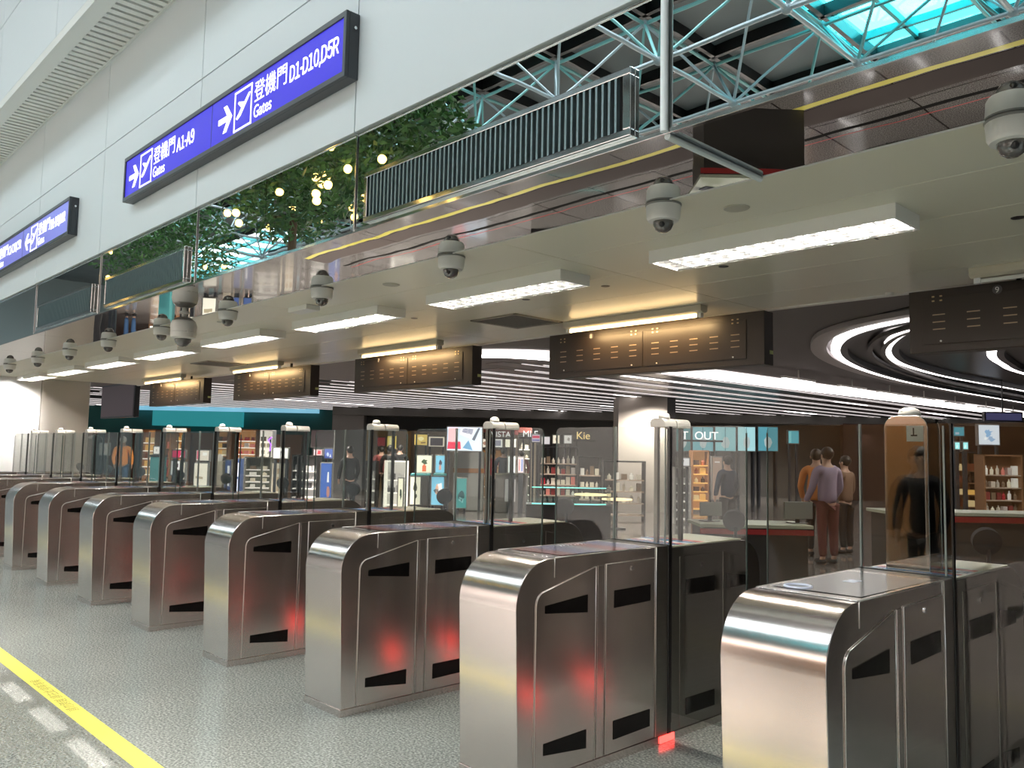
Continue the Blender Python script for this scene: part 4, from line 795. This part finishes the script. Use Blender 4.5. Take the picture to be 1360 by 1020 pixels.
hs = tag(empty('hanging_screen', P3(1333, 547, 17), _y), 'black hanging display above the speckled picture', 'screen'); MB().box(-.39, .39, 0, .1, -.20, 0).build('case', mat('navy_black', (.012, .012, .02), .3), hs, bevel=.005); MB().box(-.01, .01, .03, .05, 0, ZH-hs.location.z).build('hanger', BLACK, hs); MB().box(-.36, .36, -.004, 0, -.17, -.03).build('panel', em('scr', (.05, .05, .12), .5), hs)
hs = tag(empty('hanging_screen', (-21.2, 7.0, 2.26)), 'large blank reddish grey screen hanging left, over the far gates', 'screen'); MB().box(-1.15, 1.15, 0, .12, 0, .82).build('case', BLACK, hs, bevel=.01); MB().box(-1.1, 1.1, -.006, 0, .04, .78).build('panel', mat('scr_off', (.13, .075, .08), .35), hs); MB().box(-.02, .02, .04, .08, .82, ZH-2.26).build('hanger', BLACK, hs)
# counters and desks close behind the gates on the right
r, w = base('inspection_desk', 930, 1080, 9.5); MB().box(-w/2, w/2, 0, .7, .82, .86).build('top', mat('desk_sage', (.42, .46, .36), .25), r, bevel=.005); MB().box(-w/2+.05, w/2-.05, .05, .65, 0, .82).build('body', mat('desk_dark', (.05, .045, .04), .5), r); MB().box(-w/2, w/2, -.004, 0, .75, .81).build('red_band', mat('band_red', (.30, .02, .02), .5), r); mark(r, 'long sage topped desk with a dark red band behind the second gate', 'desk')
def monitor(px, py, d, w, h, rz, l):
    p = P3(px, py, d); r = empty('desk_monitor', (p.x, p.y, 0), rz); z = p.z; MB().box(-w/2, w/2, 0, .03, z-h/2, z+h/2).build('panel', mat('monitor_back', (.16, .17, .16), .4), r, bevel=.006); MB().box(-.02, .02, .02, .05, .864, z).box(-.1, .1, -.03, .12, .862, .87).build('stand', GREYP, r); mark(r, l, 'monitor')
monitor(1061, 678, 9.75, .36, .20, _y+.2, 'grey monitor seen from behind on the sage desk'); monitor(945, 676, 9.8, .30, .16, _y+.4, 'thin dark monitor on the left part of the sage desk')
r, w = base('inspection_desk', 1180, 1420, 10.5); MB().box(-w/2, w/2, 0, .7, .94, .98).build('top', MATS['desk_sage'], r, bevel=.005); MB().box(-w/2+.05, w/2-.05, .05, .65, 0, .94).build('body', MATS['desk_dark'], r); MB().box(-w/2, w/2, -.004, 0, .86, .93).build('red_band', MATS['band_red'], r); mark(r, 'sage topped desk behind the nearest gate', 'desk')
r, w = base('glass_counter', 700, 812, 15); z = 1.0; MB().box(-w/2, w/2, 0, .7, 0, z-.3).build('base_block', dark, r); MB().box(-w/2, w/2, 0, .7, z-.3, z).build('glass_case', CLEAR, r)
MB().path([(-w/2+.1, -.01, z-.28), (w/2-.25, -.01, z-.28), (w/2-.08, .1, z-.28)], .012).path([(-w/2+.1, -.01, z+.01), (w/2-.25, -.01, z+.01), (w/2-.08, .1, z+.01)], .010).build('light_strip', em('tealstrip', (.25, .9, .8), 1.2), r)
mark(r, 'low glass counter edged with teal light strips', 'counter')
for k, (px, d) in enumerate(((785, 17.4), (820, 18.4))):
    r = empty('ring_lamp', gnd(px, d)); MB().path([(.32*math.cos(a*PI/8), .32*math.sin(a*PI/8), .78-.14*k) for a in range(17)], .018).build('ring', em('gold_ring', (1, .75, .4), 1.6), r); MB().lathe([(.2, 0), (.2, .03), (.02, .04), (.02, .75-.14*k), (.28, .77-.14*k)], n=14).build('table_base', dark, r)
    mark(r, ['small round display table edged with golden light, left one', 'lower round display table edged with golden light, right one'][k], 'display table', 'ring lit display tables')

# people in the hall
def person(px, d, h, rz, top, legs, hair, label, arm=.1, sit=False):
    r = empty('person', gnd(px, d), _y+rz+PI); k = h/1.72
    def skin(name, pts, edges, rad, m, par=r, sub=1):
        me = bpy.data.meshes.new(name); me.from_pydata([V(p)*k for p in pts], edges, []); me.materials.append(m)
        o = bpy.data.objects.new(name, me); COL.objects.link(o); o.parent = par
        sk = o.modifiers.new('skin', 'SKIN'); sk.use_smooth_shade = True
        for v, q in zip(me.skin_vertices[0].data, rad): v.radius = (q[0]*k, q[1]*k)
        me.skin_vertices[0].data[0].use_root = True
        o.modifiers.new('sub', 'SUBSURF').levels = sub; o.modifiers['sub'].render_levels = sub; return o
    SK = mat('skin_tone', (.50, .32, .24), .5)
    a = arm
    body = skin('body', [(0, 0, .98), (0, 0, 1.2), (0, 0, 1.42), (0, -.01, 1.50), (0, -.02, 1.58), (0, -.02, 1.68), (-.19, 0, 1.38), (-.25, -.02, 1.12), (-.23, -a, .90), (-.22, -a*1.3, .80), (.19, 0, 1.38), (.25, -.02, 1.12), (.23, -a, .90), (.22, -a*1.3, .80), (-.09, 0, .90), (-.10, 0, .50), (-.10, .02, .08), (-.10, -.10, .03), (.09, 0, .90), (.10, 0, .50), (.10, .02, .08), (.10, -.10, .03)],
                [(0, 1), (1, 2), (2, 3), (3, 4), (4, 5), (2, 6), (6, 7), (7, 8), (8, 9), (2, 10), (10, 11), (11, 12), (12, 13), (0, 14), (14, 15), (15, 16), (16, 17), (0, 18), (18, 19), (19, 20), (20, 21)],
                [(.10, .07), (.10, .07), (.10, .07), (.05, .05), (.08, .09), (.07, .085), (.05, .05), (.04, .04), (.03, .03), (.035, .02), (.05, .05), (.04, .04), (.03, .03), (.035, .02), (.08, .08), (.055, .055), (.04, .04), (.035, .03), (.08, .08), (.055, .055), (.04, .04), (.035, .03)], SK)
    skin('shirt', [(0, 0, .86), (0, 0, 1.2), (0, 0, 1.42), (-.19, 0, 1.38), (-.25, -.02, 1.12), (-.23, -a, .92), (.19, 0, 1.38), (.25, -.02, 1.12), (.23, -a, .92)], [(0, 1), (1, 2), (2, 3), (3, 4), (4, 5), (2, 6), (6, 7), (7, 8)],
         [(.175, .125), (.16, .11), (.13, .10), (.07, .07), (.055, .055), (.045, .045), (.07, .07), (.055, .055), (.045, .045)], top)
    skin('trousers', [(0, 0, .99), (-.09, 0, .86), (-.10, 0, .50), (-.10, .02, .10), (.09, 0, .86), (.10, 0, .50), (.10, .02, .10)], [(0, 1), (1, 2), (2, 3), (0, 4), (4, 5), (5, 6)],
         [(.165, .12), (.11, .11), (.075, .075), (.06, .06), (.095, .095), (.07, .07), (.06, .06)], legs)
    MB().sph((0, .015*k, 1.645*k), .092*k, .10*k, .10*k, 14, 9).build('hair', hair, r, smooth='all')
    for e_ in (-1, 1): MB().sph((e_*.10*k, -.05*k, .045*k), .055*k, .14*k, .045*k, 8, 6).build('shoe', blk, r, smooth='all')
    m = MB()
    m.sph((0, -.105*k, 1.60*k), .012*k, .018*k, .022*k, 6, 5).build('nose', SK, r, smooth='all')
    for e_ in (-1, 1): MB().sph((e_*.032*k, -.095*k, 1.625*k), .009*k, n=6, m=5).build('eye', har, r, smooth='all'); MB().sph((e_*.088*k, 0, 1.60*k), .012*k, .02*k, .03*k, 6, 5).build('ear', SK, r, smooth='all')
    return tag(r, label, 'person')
blk = mat('cloth_black', (.012, .012, .014), .8); nvy = mat('cloth_navy', (.03, .045, .08), .8); har = mat('hair_dark', (.015, .012, .01), .5)
pp = person(1205, 8.6, 1.74, 0, blk, blk, har, 'person in black mirrored in the dark screen of the steel tower'); pp.location = (-3.15, -.25, 0); pp.rotation_euler.z = PI
person(966, 16, 1.62, .5, nvy, blk, har, 'person in navy standing between the beige panel and the glass edge')
person(1098, 13, 1.78, .3, mat('cloth_lilac', (.32, .26, .36), .8), mat('cloth_maroon', (.12, .03, .03), .8), har, 'person in a lilac top and maroon trousers', .2)
person(1084, 14, 1.76, -.4, mat('cloth_orange', (.60, .22, .06), .8), blk, har, 'person in an orange top beside the one in lilac', .25)
person(1122, 14.5, 1.66, .6, mat('cloth_brown', (.20, .12, .08), .8), blk, har, 'person in brown to the right of the one in lilac', .15)
person(465, 20, 1.68, .7, blk, blk, har, 'person dressed in black behind the gate glass, left of the low glowing shelf')
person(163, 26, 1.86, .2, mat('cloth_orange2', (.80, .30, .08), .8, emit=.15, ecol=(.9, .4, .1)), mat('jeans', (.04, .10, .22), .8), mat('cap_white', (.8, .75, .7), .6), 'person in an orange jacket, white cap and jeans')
for (px, d, h, c, l) in ((507, 26, 1.72, mat('cloth_red', (.25, .05, .05), .8), 'person in dark red left of the yellow panel'), (518, 25, 1.75, blk, 'person in black before the yellow panel'), (531, 26, 1.78, blk, 'person in black right of the yellow panel'),
                         (669, 25, 1.74, nvy, 'person in dark clothes before the cream shop window'), (655, 27, 1.68, red[0], 'person in red below the white framed window'), (693, 27, 1.66, mat('cloth_rose', (.35, .12, .12), .8), 'person in a rose top under the bright shelf')):
    person(px, d, h, .2, c, blk, har, l)
# potted trees and garland lights in the atrium, seen only in the mirror band
LEAF = mat('leaf_green', (.045, .15, .045), .5); nt, N, L, B = nodes(LEAF); t = tex(nt, 3, 2); rr = ramp(nt, t.outputs['Fac'], [(.35, (.02, .075, .03)), (.65, (.09, .22, .06))]); L.new(rr.outputs[0], B.inputs['Base Color'])
def tree(loc, R_, H_, seed, label):
    q = random.Random(seed); t = empty('indoor_tree', loc); MB().tube((0, 0, 0), (.1, 0, H_-R_*.6), .16, 10, .09).build('trunk', mat('bark', (.14, .10, .07), .8), t, smooth=30)
    MB().lathe([(.5, 0), (.65, .55), (.58, .55), (.5, .45)], n=18).build('planter', mat('planter', (.4, .38, .35), .6), t)
    m = MB()
    for i in range(4600):
        a, b, rr_ = q.uniform(0, 2*PI), q.uniform(-1, 1), R_*(q.random()**.35); s = math.sqrt(1-b*b)
        c = V((rr_*s*math.cos(a), rr_*s*math.sin(a), H_-R_+R_+rr_*b*.95)); u = V((q.uniform(-1, 1), q.uniform(-1, 1), q.uniform(-1, .4))).normalized(); w = u.orthogonal().normalized(); L_ = q.uniform(.16, .30)
        m.add([c, c+u*L_*.5+w*L_*.18, c+u*L_, c+u*L_*.5-w*L_*.18], [(0, 1, 2, 3)])
    f = m.build('foliage', LEAF, t); f['kind'] = 'stuff'
    for i in range(14):
        a = q.uniform(0, 2*PI); MB().sph((R_*.8*math.cos(a), R_*.8*math.sin(a), H_-R_*q.uniform(.2, .9)), .09, n=8, m=6).build('lantern', em('lantern', (1, .62, .15), 6), t)
    return tag(t, label, 'tree')
tree((-18.9, -5.0, 0), 1.9, 8.6, 1, 'leafy indoor tree mirrored in the band under the longer blue sign')
tree((-14.7, -5.0, 0), 1.9, 8.3, 2, 'leafy indoor tree mirrored just left of the large grille')
tree((-31, -6.5, 0), 2.6, 9.0, 3, 'leafy indoor tree mirrored at the far left of the band')
